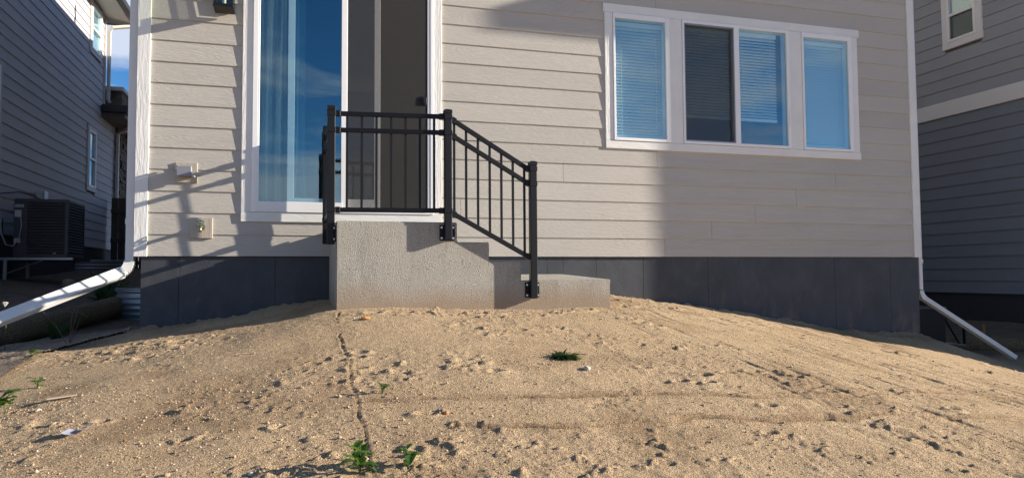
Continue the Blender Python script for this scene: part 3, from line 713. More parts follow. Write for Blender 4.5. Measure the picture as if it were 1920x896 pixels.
b = MB(); b.add([(lx0-.02, ly0-.02, lz1), (lx1+.02, ly0-.02, lz1), (lx1+.02, ly1+.02, lz1), (lx0-.02, ly1+.02, lz1), (-.61, -.15, lz1+.09), (-.584, -.15, lz1+.09), (-.584, -.13, lz1+.09), (-.61, -.13, lz1+.09)], [(0, 1, 2, 3), (0, 1, 5, 4), (1, 2, 6, 5), (2, 3, 7, 6), (3, 0, 4, 7), (4, 5, 6, 7)])
make('cap', b, M['black_metal'], lp)
for q in ((lx0+w_, lx1-w_, ly0+.004, ly0+.006), (lx0+.004, lx0+.006, ly0+w_, ly1-w_), (lx1-.006, lx1-.004, ly0+w_, ly1-w_), (lx0+w_, lx1-w_, ly1-.006, ly1-.004)):
    make('glass_panel', MB().box(*q, lz0+.024, lz1-.012), M['glass_clear'], lp)
make('lamp_holder', MB().tube([(-.597, -.14, lz0+.012), (-.597, -.14, lz0+.10)], .016, 10), M['label'], lp)

ob = thing('power_outlet', (-.88, -.02, .60), 'grey weatherproof outlet cover on a square block left of the door', 'outlet')
make('mounting_block', MB().box(-.963, -.797, -.013, .02, .602, .768), M['block'], ob, bevel=.002)
make('cover_box', MB().box(-.936, -.835, -.095, -.0135, .650, .722), M['outlet_grey'], ob, bevel=.008, seg=2)
make('cover_lid', MB().box(-.942, -.829, -.108, -.0955, .644, .728), M['outlet_grey'], ob, bevel=.004)
make('latch', MB().box(-.829, -.806, -.10, -.05, .640, .660), M['label'], ob, bevel=.003)
make('hinge', MB().box(-.955, -.930, -.09, -.03, .722, .738), M['outlet_grey'], ob, bevel=.003)
hb = thing('hose_tap', (-.76, -.02, .15), 'small brass garden tap on a square block low beside the corner', 'tap')
make('mounting_block', MB().box(-.845, -.675, -.013, .02, .146, .316), M['block'], hb, bevel=.002)
b = MB().tube([(-.757, -.02, .236), (-.757, -.085, .236), (-.757, -.105, .222), (-.757, -.118, .195)], [.016, .014, .013, .014], 10)
make('spout', b, M['brass'], hb, smooth=True)
make('collar', MB().tube([(-.757, -.024, .236), (-.757, -.034, .236)], .026, 12), M['brass'], hb)
make('valve_stem', MB().tube([(-.757, -.078, .238), (-.757, -.112, .262)], .007, 8), M['brass'], hb)
b = MB(); ring = [(-.757+.027*math.cos(a*math.pi/8), -.113+.012*math.sin(a*math.pi/8), .262+.024*math.sin(a*math.pi/8)) for a in range(17)]
b.tube(ring, .005, 6); b.box(-.783, -.731, -.116, -.110, .259, .265); b.box(-.760, -.754, -.117, -.110, .24, .284)
make('hand_wheel', b, M['green_handle'], hb)

# ------------------------------------------------------------------ downspouts
def downspout(name_lbl, pipe, elbow, ext, wd=(.062, .080), ribs=True, roll=0.0):
    t = thing('downspout', (pipe[1][0], pipe[1][1], ext[-1][2]), name_lbl, 'downpipe')
    pw = (.062, .080) if wd[0] > .06 else wd
    make('pipe', MB().tube(pipe, 0, flat=pw, up=(0, 1, 0)), M['gutter_white'], t, bevel=.004)
    e = make('elbow', MB().tube(elbow, 0, flat=(pw[0]+.006, pw[1]+.006), up=(0, 1, 0)), M['gutter_white'], t, bevel=.002)
    x = make('extension', MB().tube(ext, 0, flat=wd, up=(0, 1, 0), roll=roll), M['gutter_white'], t, bevel=.004)
    a, b_ = Vector(ext[0]), Vector(ext[-1]); d = (b_-a).normalized()
    side = Vector((0, 1, 0)).cross(d).normalized(); oth = d.cross(side)
    side, oth = side*math.cos(roll)+oth*math.sin(roll), oth*math.cos(roll)-side*math.sin(roll)
    rb = MB()
    for k in (-.3, 0, .3):
        for s in (-1, 1):
            p = a+side*wd[0]*k+oth*s*(wd[1]/2); q = b_+side*wd[0]*k+oth*s*(wd[1]/2)
            rb.tube([p, q], .0025, 5)
    make('ribs', rb, M['gutter_white'], x)
    cr = MB()
    if ribs:
        for i in range(1, len(elbow)-1):
            p = Vector(elbow[i]); tt = (Vector(elbow[i+1])-Vector(elbow[i-1])).normalized()
            cr.tube([p-tt*.004, p+tt*.004], 0, flat=(pw[0]+.016, pw[1]+.014), up=(0, 1, 0))
        make('crimp', cr, M['gutter_white'], e)
    sb = MB().tube([Vector(pipe[1])+Vector((0, 0, .34)), Vector(pipe[1])+Vector((0, 0, .30))], 0, flat=(pw[0]+.008, pw[1]+.008), up=(0, 1, 0))
    make('joint_band', sb, M['gutter_white'], t)
    return t
el = []
cx, cz, r = -1.405, -.045, .105
for k in range(9):
    a = k/8*R_(66); el.append((cx+r*math.cos(a), .075-.045*k/8, cz-r*math.sin(a)))
ex0 = Vector(el[-1])
downspout('white downspout at the left corner with an elbow and long extension over the wattle', [(-1.300, .075, 5.3), (-1.300, .075, -.04)], el, [ex0+Vector((.02, 0, .012)), Vector((-2.10, -.70, -.520))], (.085, .060), True, R_(25))
el = []
cx, cz, r = 6.80, -.375, .105
for k in range(8):
    a = k/7*R_(58); el.append((cx-r*math.cos(a), .075-.01*k/7, cz-r*math.sin(a)))
ex0 = Vector(el[-1])
downspout('white downspout at the right corner with extension reaching down to the slope', [(6.695, .075, 5.3), (6.695, .075, -.365)], el, [ex0+Vector((-.015, 0, .01)), Vector((7.62, -.28, -1.12))], (.05, .07), False)

# ------------------------------------------------------------------ neighbour on the left
ln = thing('house', (-4.5, 8, 0), 'grey lap sided house beyond the side yard, an air conditioner beside it', 'house')
XL = -4.07
LWIN = [(9.82, 10.50, 1.60, 2.93), (9.84, 10.74, 4.42, 5.50), (4.30, 5.40, 1.35, 2.93)]
n = 0; z = .467
while z < 5.55:
    far = 12.15 if z+E*.5 < 3.35 else 11.02
    spans = [(3.0, far)]
    for a, b_, c0, c1 in LWIN:
        if z+E > c0+.05 and z < c1-.03: spans = cut(spans, a+.03, b_-.03)
    for s, e in spans:
        js = [s] + [j for j in [3.0+((n*1.37) % 3.6)+3.6*q for q in range(3)] if s+.3 < j < e-.3] + [e]
        for a, b_ in zip(js[:-1], js[1:]): plank(ln, LEFT, M['left_siding'], a+.001, b_-.001, z, t=.015)
    n += 1; z += E
w = MB()
w.box(-10, XL-.05, 3.0, 11.0, .46, 5.6); w.box(-10, XL-.05, 11.001, 12.15, .46, 3.3); w.box(-10, XL-.02, 12.151, 16, -.6, 3.3)
make('wall', w, M['left_siding'], ln)
make('foundation', MB().box(-9.9, XL-.03, 3.05, 12.1, -1.4, .458), M['dark_found'], ln)
def side_window(parent, F, a, b, z0, z1, trim, tw=.09, split=True, scr=False):
    t = MB(F); t.box(a, a+tw, -.03, .022, z0, z1); t.box(b-tw, b, -.03, .022, z0, z1); t.box(a+tw+.001, b-tw-.001, -.03, .020, z0, z0+tw); t.box(a+tw+.001, b-tw-.001, -.03, .020, z1-tw, z1)
    wn = make('window', t, trim, parent, bevel=.002)
    a += tw; b -= tw; z0 += tw; z1 -= tw; k = .035; mid = (z0+z1)/2
    f = MB(F); f.box(a, a+k, -.06, .030, z0, z1); f.box(b-k, b, -.06, .030, z0, z1); f.box(a+k, b-k, -.06, .029, z0, z0+k); f.box(a+k, b-k, -.06, .029, z1-k, z1); f.box(a+k, b-k, -.06, .026, mid-k/2, mid+k/2)
    make('frame', f, M['vinyl'], wn)
    for q0, q1 in ((z0+k, mid-k/2), (mid+k/2, z1-k)):
        g = MB(F); g.box(a+k, b-k, -.012, -.008, q0, q1); make('pane', g, M['glass'], wn)
    g = MB(F); g.box(a, b, -.35, -.33, z0, z1); make('reveal', g, M['dark_found'], wn)
    if scr:
        g = MB(F); g.box(a+k, b-k, .004, .006, z0+k, mid-k/2); make('screen', g, M['screen'], wn)
        q = z0+k+.02
        s = MB(F)
        while q < z1-k: s.box(a+k, b-k, -.10, -.085, q, q+.026); q += .038
        make('blind', s, M['blind'], wn)
    return wn
for a, b_, c0, c1 in LWIN: side_window(ln, LEFT, a, b_, c0, c1, M['left_trim'])
make('corner_board', MB().box(XL-.09, XL+.022, 10.985, 11.07, 3.36, 5.58), M['left_trim'], ln)
# upper roof: soffit, fascia, gutter
r_ = make('roof', hip(-9.5, -3.55, 2.4, 11.55, 5.56, .35, .03), M['roof'], ln)
make('soffit', MB().box(-9.4, -3.62, 2.45, 11.48, 5.535, 5.558), M['left_trim'], r_)
b = MB(); b.box(-3.62, -3.50, 2.4, 11.60, 5.535, 5.66); b.box(-9.4, -3.62, 11.48, 11.60, 5.535, 5.66)
make('gutter', b, M['dark_fascia'], r_, bevel=.01)
b = MB().tube([(-3.62, 11.40, 5.53), (-3.66, 11.35, 5.46), (-3.95, 11.12, 5.33), (XL+.07, 11.11, 5.22), (XL+.07, 11.11, 3.72), (XL+.11, 11.12, 3.66)], 0, flat=(.06, .08), up=(0, 1, 0))
make('downspout', b, M['left_trim'], ln, bevel=.003)
# lower roof and boxed chimney over the bump-out
lr = make('lower_roof', MB().hexa([(-9, 10.9, 3.30), (-3.62, 10.9, 3.30), (-3.45, 16, 3.30), (-9, 16, 3.30), (-9, 10.9, 3.42), (-3.62, 10.9, 3.42), (-3.45, 16, 3.42), (-9, 16, 3.42)]), M['soffit'], ln)
make('gutter', MB().hexa([(-4.06, 10.80, 3.40), (-3.55, 10.80, 3.40), (-3.38, 16, 3.40), (-4.06, 16, 3.40), (-4.06, 10.80, 3.56), (-3.52, 10.80, 3.56), (-3.35, 16, 3.56), (-4.06, 16, 3.56)]), M['dark_fascia'], lr, bevel=.01)
ch = MB()
for k in range(3): ch.box(-4.6, -3.80-.004*k, 11.45, 15.5, 3.55+k*.15, 3.695+k*.15)
make('chimney', ch, M['veneer'], lr)
make('chimney_cap', MB().box(-4.65, -3.76, 11.38, 15.6, 4.00, 4.09), M['left_trim'], lr, bevel=.006)
make('downspout', MB().tube([(-3.65, 11.9, 3.36), (-3.85, 12.05, 3.22), (XL+.06, 12.10, 3.15), (XL+.06, 12.10, 1.45)], 0, flat=(.06, .09), up=(0, 1, 0)), M['left_trim'], ln)
# stone veneer: courses a few pixels tall, one joined part
sv = MB(LEFT); rs = random.Random(5); z = .9
while z < 3.28:
    h = rs.choice([.07, .09, .12]); y = 12.17
    while y < 15.9:
        L_ = rs.uniform(.18, .5); sv.box(y, min(y+L_-.012, 15.95), -.03, rs.uniform(.01, .06), z, z+h-.012); y += L_
    z += h
o = make('stone_veneer', sv, M['veneer'], ln); o['kind'] = 'stuff'

# air conditioner on its wall stand
ac = thing('air_conditioner', (-3.55, 5.9, .12), 'black louvred air conditioner on a stand beside the grey house', 'air conditioner')
ax0, ax1, ay0, ay1, az0, az1 = -3.90, -3.205, 5.50, 6.34, .135, .975
make('cabinet', MB().box(ax0+.02, ax1-.02, ay0+.02, ay1-.02, az0+.03, az1-.02), M['ac_dark'], ac)
make('base_pan', MB().box(ax0, ax1, ay0, ay1, az0, az0+.045), M['ac_black'], ac, bevel=.006)
make('top_cover', MB().box(ax0-.004, ax1+.004, ay0-.004, ay1+.004, az1-.05, az1), M['ac_black'], ac, bevel=.012, seg=2)
make('service_panel', MB().box(ax0, ax0+.17, ay0, ay0+.02, az0+.0455, az1-.0505), M['ac_black'], ac, bevel=.003)
for x, y in ((ax1-.05, ay0), (ax1-.03, ay1-.03)): make('corner_post', MB().box(x, ax1, y, y+.03, az0+.0455, az1-.0505), M['ac_black'], ac, bevel=.004)
me = None
for k in range(17):
    zz = az0+.075+k*.0425
    b = MB().prism([(ay0-.002, zz), (ay0+.018, zz+.012), (ay0+.018, zz+.028), (ay0-.002, zz+.010)], ax0+.172, ax1-.052, 'x'); make('louvre', b, M['ac_black'], ac)
    b = MB().prism([(ax1+.002, zz), (ax1-.018, zz+.012), (ax1-.018, zz+.028), (ax1+.002, zz+.010)], ay0+.032, ay1-.032, 'y'); make('side_louvre', b, M['ac_black'], ac)
for q in ((.012, .115, .715, .755), (.012, .085, .575, .675), (.012, .080, .205, .270)):
    p = make('label', MB().box(ax0+q[0], ax0+q[1]+.01, ay0-.003, ay0-.0005, az0+q[2], az0+q[3]), M['label'], ac)
tx = MB()
for k in range(3):
    for j in range(7): tx.box(ax0+.022+j*.0135, ax0+.031+j*.0135, ay0-.0042, ay0-.0032, az0+.723+k*.010, az0+.727+k*.010)
make('label_print', tx, M['ac_dark'], ac)
make('badge', MB().box(ax1-.19, ax1-.15, ay0-.006, ay0-.001, az0+.048, az0+.062), M['label'], ac)
cb = MB().tube([(ax0+.09, ay0-.01, az0+.57), (ax0+.115, ay0-.05, az0+.45), (ax0+.10, ay0-.07, az0+.28), (ax0+.03, ay0-.09, az0+.15), (ax0-.06, ay0-.08, az0+.17), (ax0-.13, ay0-.06, az0+.33), (ax0-.16, ay0+.0, az0+.50), (ax0-.165, ay0+.1, az0+.60)], .009, 7)
make('conduit', cb, M['cable'], ac, smooth=True)
cb = MB().tube([(ax0+.05, ay0-.01, az0+.20), (ax0-.05, ay0-.06, az0+.14), (ax0-.12, ay0-.05, az0+.30), (ax0-.16, ay0+.05, az0+.55)], .014, 7)
make('conduit', cb, M['black_rubber'], ac, smooth=True)
sd = thing('equipment_stand', (-3.4, 5.9, -.2), 'aluminium rail stand with diagonal brace carrying the air conditioner', 'stand')
make('deck', MB().box(-4.03, -3.13, 5.47, 6.38, .085, .134), M['ac_dark'], sd)
make('front_rail', MB().box(-4.9, -3.12, 5.42, 5.465, .090, .128), M['alu'], sd, bevel=.003)
make('leg', MB().box(-3.99, -3.95, 5.43, 5.46, -.30, .089), M['alu'], sd)
make('leg', MB().box(-3.99, -3.95, 6.33, 6.36, -.30, .084), M['alu'], sd)
make('brace', MB().tube([(-4.0, 5.44, -.12), (-3.50, 5.44, .088)], .007, 6), M['alu'], sd)
dc = thing('disconnect_box', (-3.98, 6.8, 1.0), 'small grey electrical box on the wall above the air conditioner', 'electrical box')
make('enclosure', MB(LEFT).box(6.95, 7.13, .0, .11, .92, 1.24), M['left_trim'], dc, bevel=.004)
make('cover', MB(LEFT).box(6.945, 7.135, .1105, .122, .95, 1.25), M['alu'], dc, bevel=.003)
make('cable', MB().tube([(-3.99, 6.96, 1.10), (-3.98, 6.5, 1.12), (-4.0, 6.0, 1.12), (-4.03, 5.3, 1.02)], .010, 6), M['black_rubber'], dc)

# fence across the gap
fn = thing('fence', (-2.7, 11.6, .1), 'dark brown board fence closing the gap between the two houses', 'fence')
x = -4.0
k = 0
while x < -1.35:
    make('board', MB().box(x, x+.136, 11.60, 11.625, -.15, 1.50 if x > -3.85 else 1.62), M['fence'], fn, bevel=.003); x += .142; k += 1
for z in (1.28, .62, .12): make('fence_rail', MB().box(-4.0, -1.26, 11.55, 11.598, z, z+.09), M['fence'], fn)

# ------------------------------------------------------------------ neighbour on the right
rn = thing('house', (10.5, 4, -.8), 'dark grey two tone house with a pale band, on the right beyond the gap', 'house')
XR = 9.45; NY0 = -1.32
RWIN = (1.48, 2.15, 3.20, 4.20)
z = -.473; n = 0
while z < 4.45:
    low = z < 2.15
    h = E
    if low and z+E > 2.19: h = 2.188-z
    if h < .03: z = 2.42; continue
    spans = [(NY0+.1, 11.0)]
    if z+E > RWIN[2]+.05 and z < RWIN[3]-.03: spans = cut(spans, RWIN[0]+.03, RWIN[1]-.03)
    for s, e in spans:
        js = [s] + [j for j in [NY0+1.0+((n*1.63) % 3.6)+3.6*q for q in range(4)] if s+.3 < j < e-.3] + [e]
        for a, b_ in zip(js[:-1], js[1:]): plank(rn, RIGHT, M['right_siding_low'] if low else M['right_siding_up'], a+.001, b_-.001, z, h=h, over=.02 if h == E else .0, t=.013)
    n += 1; z += h
    if low and z > 2.15: z = 2.425
make('band_board', MB(RIGHT).box(NY0+.1, 11, -.03, .018, 2.19, 2.42), M['right_trim'], rn, bevel=.003)
w = MB(); w.box(XR+.05, 16, NY0, 11, -.47, 4.52); make('wall', w, M['right_siding_up'], rn)
make('corner_board', MB().box(XR-.022, XR+.09, NY0-.02, NY0+.098, -.47, 4.5), M['right_trim'], rn)
make('foundation', MB().box(XR+.03, 15.9, NY0+.03, 10.9, -1.9, -.478), M['dark_found'], rn)
side_window(rn, RIGHT, *RWIN, M['right_trim'], .10, scr=True)
make('roof', hip(XR-.36, 16.4, NY0-.33, 11.4, 4.52, .45, .20), M['roof'], rn)

# black box and frame behind the right downspout
bb = thing('utility_box', (7.05, .6, -1.0), 'low black box tucked behind the right corner of the beige house', 'box')
make('box_body', MB().box(6.70, 7.36, .36, 1.0, -1.12, -.60), M['black_metal'], bb, bevel=.006)
make('lid', MB().box(6.69, 7.375, .35, 1.01, -.5995, -.575), M['ac_black'], bb, bevel=.004)
for k in range(4): make('rib', MB().box(7.361, 7.372, .42+k*.14, .50+k*.14, -1.0, -.66), M['ac_dark'], bb)
mf = thing('metal_frame', (7.6, .42, -1.1), 'black tubular frame with a diagonal strut next to the low black box', 'frame')
make('tube_frame', MB().tube([(7.385, .42, -.66), (7.62, .42, -.70), (7.70, .42, -.76), (7.70, .42, -1.03)], .016, 8), M['black_metal'], mf, smooth=True)
make('strut', MB().tube([(7.40, .42, -.70), (7.62, .42, -1.02)], .012, 6), M['black_metal'], mf)
make('foot_bar', MB().tube([(7.36, .44, -1.00), (7.74, .44, -1.05)], .010, 6), M['alu'], mf)

# ------------------------------------------------------------------ window wells
def window_well(cx, cy, r, z0, z1, ang0, ang1, label, rng=26, ry=1.0, m='galv'):
    t = thing('window_well', (cx, cy, z0), label, 'window well', 'corrugated steel window wells')
    b = MB(); nz = 36; vs = []
    for j in range(nz+1):
        z = z0+(z1-z0)*j/nz; rr = r+.016*math.sin(j/nz*(z1-z0)/.066*6.283)
        for i in range(rng+1):
            a = ang0+(ang1-ang0)*i/rng; vs.append((cx+rr*math.cos(a), cy+rr*ry*math.sin(a), z))
    for j in range(nz+1):
        z = z0+(z1-z0)*j/nz; rr = r-.004+.016*math.sin(j/nz*(z1-z0)/.066*6.283)
        for i in range(rng+1):
            a = ang0+(ang1-ang0)*i/rng; vs.append((cx+rr*math.cos(a), cy+rr*ry*math.sin(a), z))
    o = (nz+1)*(rng+1); fs = []
    for j in range(nz):
        for i in range(rng):
            a = j*(rng+1)+i; fs.append((a, a+1, a+rng+2, a+rng+1)); fs.append((o+a, o+a+rng+1, o+a+rng+2, o+a+1))
    for i in range(rng): a = nz*(rng+1)+i; fs.append((a, a+1, o+a+1, o+a))
    b.add(vs, fs); make('corrugated_wall', b, M[m], t, smooth=True)
    rim = [(cx+(r+.006)*math.cos(ang0+(ang1-ang0)*i/rng), cy+(r+.006)*ry*math.sin(ang0+(ang1-ang0)*i/rng), z1) for i in range(rng+1)]
    make('rim', MB().tube(rim, .012, 6), M[m], t, smooth=True)
window_well(-1.25, 3.2, .80, -1.0, -.30, R_(90), R_(270), 'corrugated steel window well half buried at the left corner of the beige house', ry=1.0)
window_well(-4.10, 10.1, .80, -.4, .175, R_(-90), R_(90), 'dark corrugated window well at the foot of the grey house in front of the fence', ry=1.0)

# ------------------------------------------------------------------ wattles, stakes, mat
def log(pts, r, label, group='straw wattles'):
    b = MB(); P = []
    for (a, c) in zip(pts[:-1], pts[1:]):
        for k in range(8): P.append(Vector(a).lerp(Vector(c), k/8))
    P.append(Vector(pts[-1])); n = 20; rings = []
    b.tube(P, [r*(.94+.12*random.random()) for _ in P], n)
    # loose straws poking out
    for _ in range(1800):
        i = random.randrange(len(P)-1); p = P[i].lerp(P[i+1], random.random()); a = random.uniform(-.6, 3.7)
        d = Vector((math.cos(a)*.7, math.cos(a)*-.6, math.sin(a))); q = p+d*r*.97
        w_ = Vector((random.uniform(-1, 1), random.uniform(-1, 1), random.uniform(-.5, .8)))*random.uniform(.010, .035); s = Vector((.0012, .0012, .001))
        b.add([q-s, q+s, q+w_+d*.006], [(0, 1, 2)])
    o = make('straw_wattle', b, M['wattle'], None, smooth=False, origin=pts[0])
    return tag(o, label, 'straw roll', group)
log([(-2.95, -.1, -.66), (-2.68, .35, -.665), (-2.43, .95, -.655), (-2.27, 1.75, -.60), (-2.12, 2.3, -.55), (-2.0, 2.85, -.50)], .115, 'brown straw erosion roll lying under the left downspout extension')
log([(7.55, 3.4, -1.0), (7.75, 2.2, -1.06), (8.15, 1.2, -1.08), (8.75, .4, -1.12), (9.2, -.4, -1.15)], .12, 'brown straw erosion roll in the right side yard behind the downspout')
def stake(x, y, z0, h, label):
    b = MB().box(x-.018, x+.018, y-.014, y+.014, z0-.25, z0+h); tag(make('wooden_stake', b, M['stake'], None, bevel=.003, origin=(x, y, z0)), label, 'stake')
stake(-2.50, 1.65, -.50, .115, 'short orange wooden stake standing behind the left straw roll')
stake(8.62, .95, -1.05, .20, 'thin wooden stake by the straw roll in the right side yard')
# ------------------------------------------------------------------ jute mat over the low left corner
def jute():
    nu, nv = 150, 190
    u, v = np.meshgrid(np.linspace(0, 1, nu), np.linspace(0, 1, nv)); u = u.ravel(); v = v.ravel()
    kv = [0, .38, .60, .80, 1]      # borders, from the near end to the far end
    rx = np.interp(v, kv, [-1.58, -1.66, -1.50, -1.27, -1.30]); ry = np.interp(v, kv, [-1.85, -.90, -.45, -.05, .55])
    lx = np.interp(v, kv, [-3.2, -2.95, -2.6, -2.35, -2.2]); ly = np.interp(v, kv, [-2.2, -.9, -.2, .6, 1.3])
    x = rx*(1-u)+lx*u; y = ry*(1-u)+ly*u; x = x + .02*fbm(x, y, 4, 2, 31)
    z = ground_z(x, y) + .010
    q = x*math.cos(.9)+y*math.sin(.9) + .05*fbm(x, y, 5, 2, 3)
    r = np.abs(np.sin(q*85+2.0*fbm(x, y, 7, 2, 6)))
    z = z + .010*r*(.4+vnoise(x*9, y*9, 3))
    f = [(j*nu+i, j*nu+i+1, (j+1)*nu+i+1, (j+1)*nu+i) for j in range(nv-1) for i in range(nu-1)]
    b = MB(); b.add(list(zip(x.tolist(), y.tolist(), z.tolist())), f)
    o = make('erosion_mat', b, M['jute'], None, origin=(-1.9, -.9, -.72), smooth=True)
    tag(o, 'ropy jute erosion mat spread on the low ground left of the dirt slope', 'mat')
jute()

# ------------------------------------------------------------------ weeds and grasses
def leaf(b, p, d, L, W, up=.4, bend=-.5, nseg=4):
    """a real little leaf blade: midrib curve with two sides, slightly folded"""
    d = Vector(d).normalized(); side = Vector((-d.y, d.x, 0)); rows = []
    for i in range(nseg+1):
        t = i/nseg; w = W*math.sin(math.pi*min(1, .08+t*.95))**.8*(1 if i < nseg else .1)
        c = Vector(p)+d*L*t + Vector((0, 0, L*(up*t+bend*t*t)))
        rows.append([c-side*w/2+Vector((0, 0, w*.18)), c, c+side*w/2+Vector((0, 0, w*.18))])
    vs = [tuple(v) for r in rows for v in r]; fs = []
    for i in range(nseg):
        for j in range(2): a = i*3+j; fs.append((a, a+1, a+4, a+3))
    b.add(vs, fs)
def weed(x, y, label, h, n, L, W, m='leaf', seed=1, name='weed', spread=1.0, stems=3):
    rs = random.Random(seed); z = gz(x, y)
    t = thing(name, (x, y, z), label, 'weed'); 
    sb = MB(); tips = []
    for k in range(stems):
        a = rs.uniform(0, 6.28); tip = Vector((x+math.cos(a)*h*.35*spread, y+math.sin(a)*h*.35*spread, z+h*rs.uniform(.55, 1))); mid = (Vector((x, y, z))+tip)/2+Vector((0, 0, h*.08))
        sb.tube([(x, y, z-.01), mid, tip], [.0022, .0018, .001], 5); tips.append((mid, tip))
    make('stem', sb, M['stem'], t)
    for k in range(n):
        mid, tip = tips[k % stems]; tt = rs.random(); p = mid.lerp(tip, tt) if rs.random() < .75 else Vector((x, y, z+.004)).lerp(mid, rs.random())
        a = rs.uniform(0, 6.28); b = MB(); k_ = rs.uniform(.6, 1.15)
        leaf(b, p, (math.cos(a), math.sin(a), 0), L*k_, W*k_, rs.uniform(.2, .9), rs.uniform(-.7, -.1))
        make('leaf', b, M[m], t, smooth=True)
weed(.215, -3.86, 'tallest bright green seedling at the bottom edge of the dirt', .110, 15, .062, .034, seed=3)
weed(.375, -3.87, 'low round leaved green seedling right of the tallest one', .060, 15, .046, .034, seed=8, stems=4)
weed(.375, -3.10, 'small green sprout on the flat dirt right of the crack', .042, 18, .036, .016, seed=5, stems=4)
weed(-1.245, -2.65, 'broad leaved green weed at the left edge of the dirt', .075, 13, .075, .050, seed=12)
weed(-1.29, -2.10, 'tiny pale green weed above the broad leaved one on the left', .050, 12, .042, .024, seed=14)
weed(-1.66, -.97, 'bright green weed growing through the edge of the jute mat', .060, 10, .050, .030, seed=16)
weed(-.244, -1.30, 'tiny green sprout just in front of the shaded dirt left of the steps', .025, 7, .016, .010, seed=18)
def tuft(x, y, label, n, L, W, m, seed, flat=.4, name='grass_tuft', sx=1.0):
    rs = random.Random(seed); z = gz(x, y); b = MB()
    for k in range(n):
        a = rs.uniform(0, 6.28); l = L*rs.uniform(.5, 1.1); r = rs.uniform(0, .35)*L
        leaf(b, (x+r*sx*math.cos(a*1.7+1), y+r*math.sin(a*1.7+1), z), (math.cos(a)*sx, math.sin(a), 0), l, W, rs.uniform(flat*.5, flat*2.2), rs.uniform(-.8, -.2), 3)
    tag(make(name, b, M[m], None, origin=(x, y, z)), label, 'weed')
tuft(1.415, -2.66, 'flat dark green weed mat in the middle of the dirt slope', 420, .110, .009, 'leaf_dark', 21, .30, 'weed_clump', 1.3)
tuft(-2.2, 3.4, 'leafy weeds in shade by the left corrugated window well', 150, .30, .035, 'leaf_dark', 22, .9, 'weed_clump')
tuft(-1.95, .6, 'patch of thin shaded grass in front of the left straw roll', 240, .16, .006, 'leaf_dark', 23, .9)
tuft(-2.15, -.35, 'sparse grass around the dandelion stalk at the left edge', 120, .15, .006, 'leaf_dark', 24, 1.1)
tuft(-2.5, 4.6, 'shaded weeds on the side yard soil behind the downspout extension', 160, .26, .02, 'leaf_dark', 25, .8, 'weed_clump')
tuft(8.5, .1, 'dark weeds at the end of the right downspout extension', 120, .22, .014, 'leaf_dark', 28, .8, 'weed_clump')
# dandelion stalk
z = gz(-2.06, -.25); t = thing('dandelion', (-2.06, -.25, z), 'tall pale dandelion stalk with a white head standing at the left edge', 'weed')
make('stalk', MB().tube([(-2.06, -.25, z-.01), (-2.05, -.25, z+.14), (-2.062, -.25, z+.335)], [.0035, .003, .0026], 6), M['stem'], t)
b = MB(); zz = z+.335
for k in range(7):
    a = k*.9; b.tube([(-2.062, -.25, zz), (-2.062+.016*math.cos(a), -.25+.016*math.sin(a), zz+.030)], [.004, .007], 5)
make('flower_head', b, M['white_stone'], t)
# dry forked stems
z = gz(-1.60, -.40); t = thing('dry_weed', (-1.60, -.40, z), 'thin dry forked weed stems standing in the shade left of the house corner', 'weed')
for dx, dz_, k in ((.02, .24, 0), (-.17, .25, 1), (.055, .26, 2), (.075, .19, 3)):
    make('stem', MB().tube([(-1.60, -.40, z-.01), (-1.60+dx*.5, -.40, z+dz_*.55), (-1.60+dx, -.41, z+dz_)], [.003, .0026, .0016], 5), M['dry'], t)
b = MB(); leaf(b, (-1.545, -.41, z+.25), (1, -.2, 0), .10, .014, -.7, .1); make('leaf', b, M['dry'], t)
b = MB(); leaf(b, (-1.60, -.40, z+.02), (1, -.2, 0), .10, .012, .4, -.2); leaf(b, (-1.60, -.40, z+.02), (-1, -.4, 0), .10, .012, .4, -.2); make('leaf', b, M['leaf_dark'], t)

# ------------------------------------------------------------------ single stones and scraps
def stone(x, y, s, m, label, seed, sq=.6, name='stone', cat='stone'):
    rs = random.Random(seed); bm = bmesh.new(); bmesh.ops.create_icosphere(bm, subdivisions=2, radius=1)
    z = gz(x, y)
    k = [rs.uniform(.6, 1.2) for _ in range(3)]; planes = [Vector((rs.uniform(-1, 1), rs.uniform(-1, 1), rs.uniform(-.6, 1))).normalized() for _ in range(7)]
    for v in bm.verts:
        for p in planes:
            d = v.co.dot(p)
            if d > .72: v.co -= p*(d-.72)
        v.co = Vector((v.co.x*k[0]*s, v.co.y*k[1]*s, v.co.z*sq*s))
    me = bpy.data.meshes.new(name); bm.to_mesh(me); bm.free(); me.materials.append(M[m])
    o = bpy.data.objects.new(name, me); COL.objects.link(o); o.location = (x, y, z+s*sq*.45); tag(o, label, cat)
stone(1.455, -2.90, .030, 'white_stone', 'pale flat stone just right of the dark weed mat', 1, .45)
stone(.43, -1.60, .030, 'orange_stone', 'orange clod of soil near the left end of the concrete landing', 2, .5, 'clod', 'clod')
stone(.605, -3.41, .016, 'orange_stone', 'small orange pebble right of the dark hollow in the dirt', 3)
stone(-3.10, 5.2, .14, 'tan_stone', 'angular tan rock on the side yard soil in front of the grey house', 4, .6, 'rock', 'rock')
stone(-.42, -3.03, .018, 'tan_stone', 'small brown clod on the gravelly left part of the dirt', 5, .9, 'clod', 'clod')
stone(-.145, -3.78, .012, 'white_stone', 'small pale pebble on the gravel at the lower left', 6)
stone(-.42, -3.72, .013, 'tan_stone', 'small tan pebble with long shadow on the lower left gravel', 9)
stone(3.95, -2.35, .022, 'white_stone', 'small pale stone on the furrowed dirt at the right', 7, .5)
stone(4.66, -2.50, .020, 'white_stone', 'small pale stone nearest the right edge of the dirt', 8, .5)
stone(-1.10, -2.72, .015, 'white_stone', 'white pebble beside the broad leaved weed', 10)
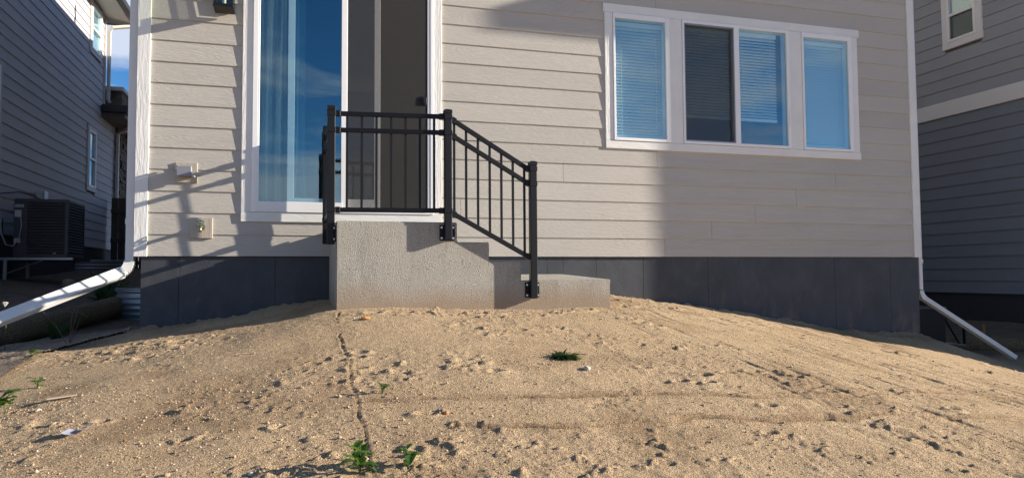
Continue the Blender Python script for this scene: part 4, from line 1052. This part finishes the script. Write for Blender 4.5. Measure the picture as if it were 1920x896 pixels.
# curled paper scrap and a flat offcut
z = gz(-.83, -3.20)
b = MB(); n_ = 7
vs = []
for j in range(2):
    for i in range(n_):
        u = i/(n_-1); vs.append((-.875+.085*u+.018*j, -3.225+.055*j+.01*u, z+.008+.022*(u-.4)**2*3+.006*j))
top = [(x, y, zz+.0012) for x, y, zz in vs]
b.add(vs+top, [(i, i+1, n_+i+1, n_+i) for i in range(n_-1)] + [(2*n_+i, 3*n_+i, 3*n_+i+1, 2*n_+i+1) for i in range(n_-1)])
tag(make('card_scrap', b, M['paper'], None, origin=(-.83, -3.2, z)), 'curled grey scrap of card lying on the gravel at lower left', 'litter')
z = gz(-1.02, -2.56)
b = MB().hexa([(-1.10, -2.62, z+.004), (-.99, -2.56, z+.010), (-1.0, -2.52, z+.010), (-1.10, -2.575, z+.004), (-1.10, -2.62, z+.012), (-.99, -2.56, z+.016), (-1.0, -2.52, z+.016), (-1.10, -2.575, z+.012)])
tag(make('wood_offcut', b, M['tan_stone'], None, bevel=.002, origin=(-1.02, -2.56, z)), 'flat tan offcut half buried beside the broad leaved weed', 'litter')

# ------------------------------------------------------------------ dry straw and twig litter
def litter():
    rs = np.random.RandomState(11); n = 420
    x = rs.uniform(-2.2, 5.6, n); y = rs.uniform(-4.3, -.1, n); k = ~((x > .2) & (x < 2.45) & (y > -1.2)); x, y = x[k], y[k]; z = ground_z(x, y); b = MB()
    for a, c, d in zip(x, y, z):
        L_ = rs.uniform(.008, .035); t = rs.uniform(0, 6.28); dx, dy = math.cos(t)*L_, math.sin(t)*L_; w_ = rs.uniform(.0007, .0016)
        b.add([(a-dx, c-dy, d+.003), (a+w_, c+w_, d+.008), (a+dx, c+dy, d+.004), (a-w_, c-w_, d+.004)], [(0, 1, 3), (1, 2, 3), (0, 3, 1), (1, 3, 2)][:2])
    o = make('straw_litter', b, M['dry_straw'], None, origin=(1.5, -2.5, -.7))
    tag(o, 'scattered dry straw stalks and twigs lying over the bare soil', 'litter', kind='stuff')
M['dry_straw'] = mat('dry_straw', (0.30, 0.22, 0.13), 0.9)
litter()
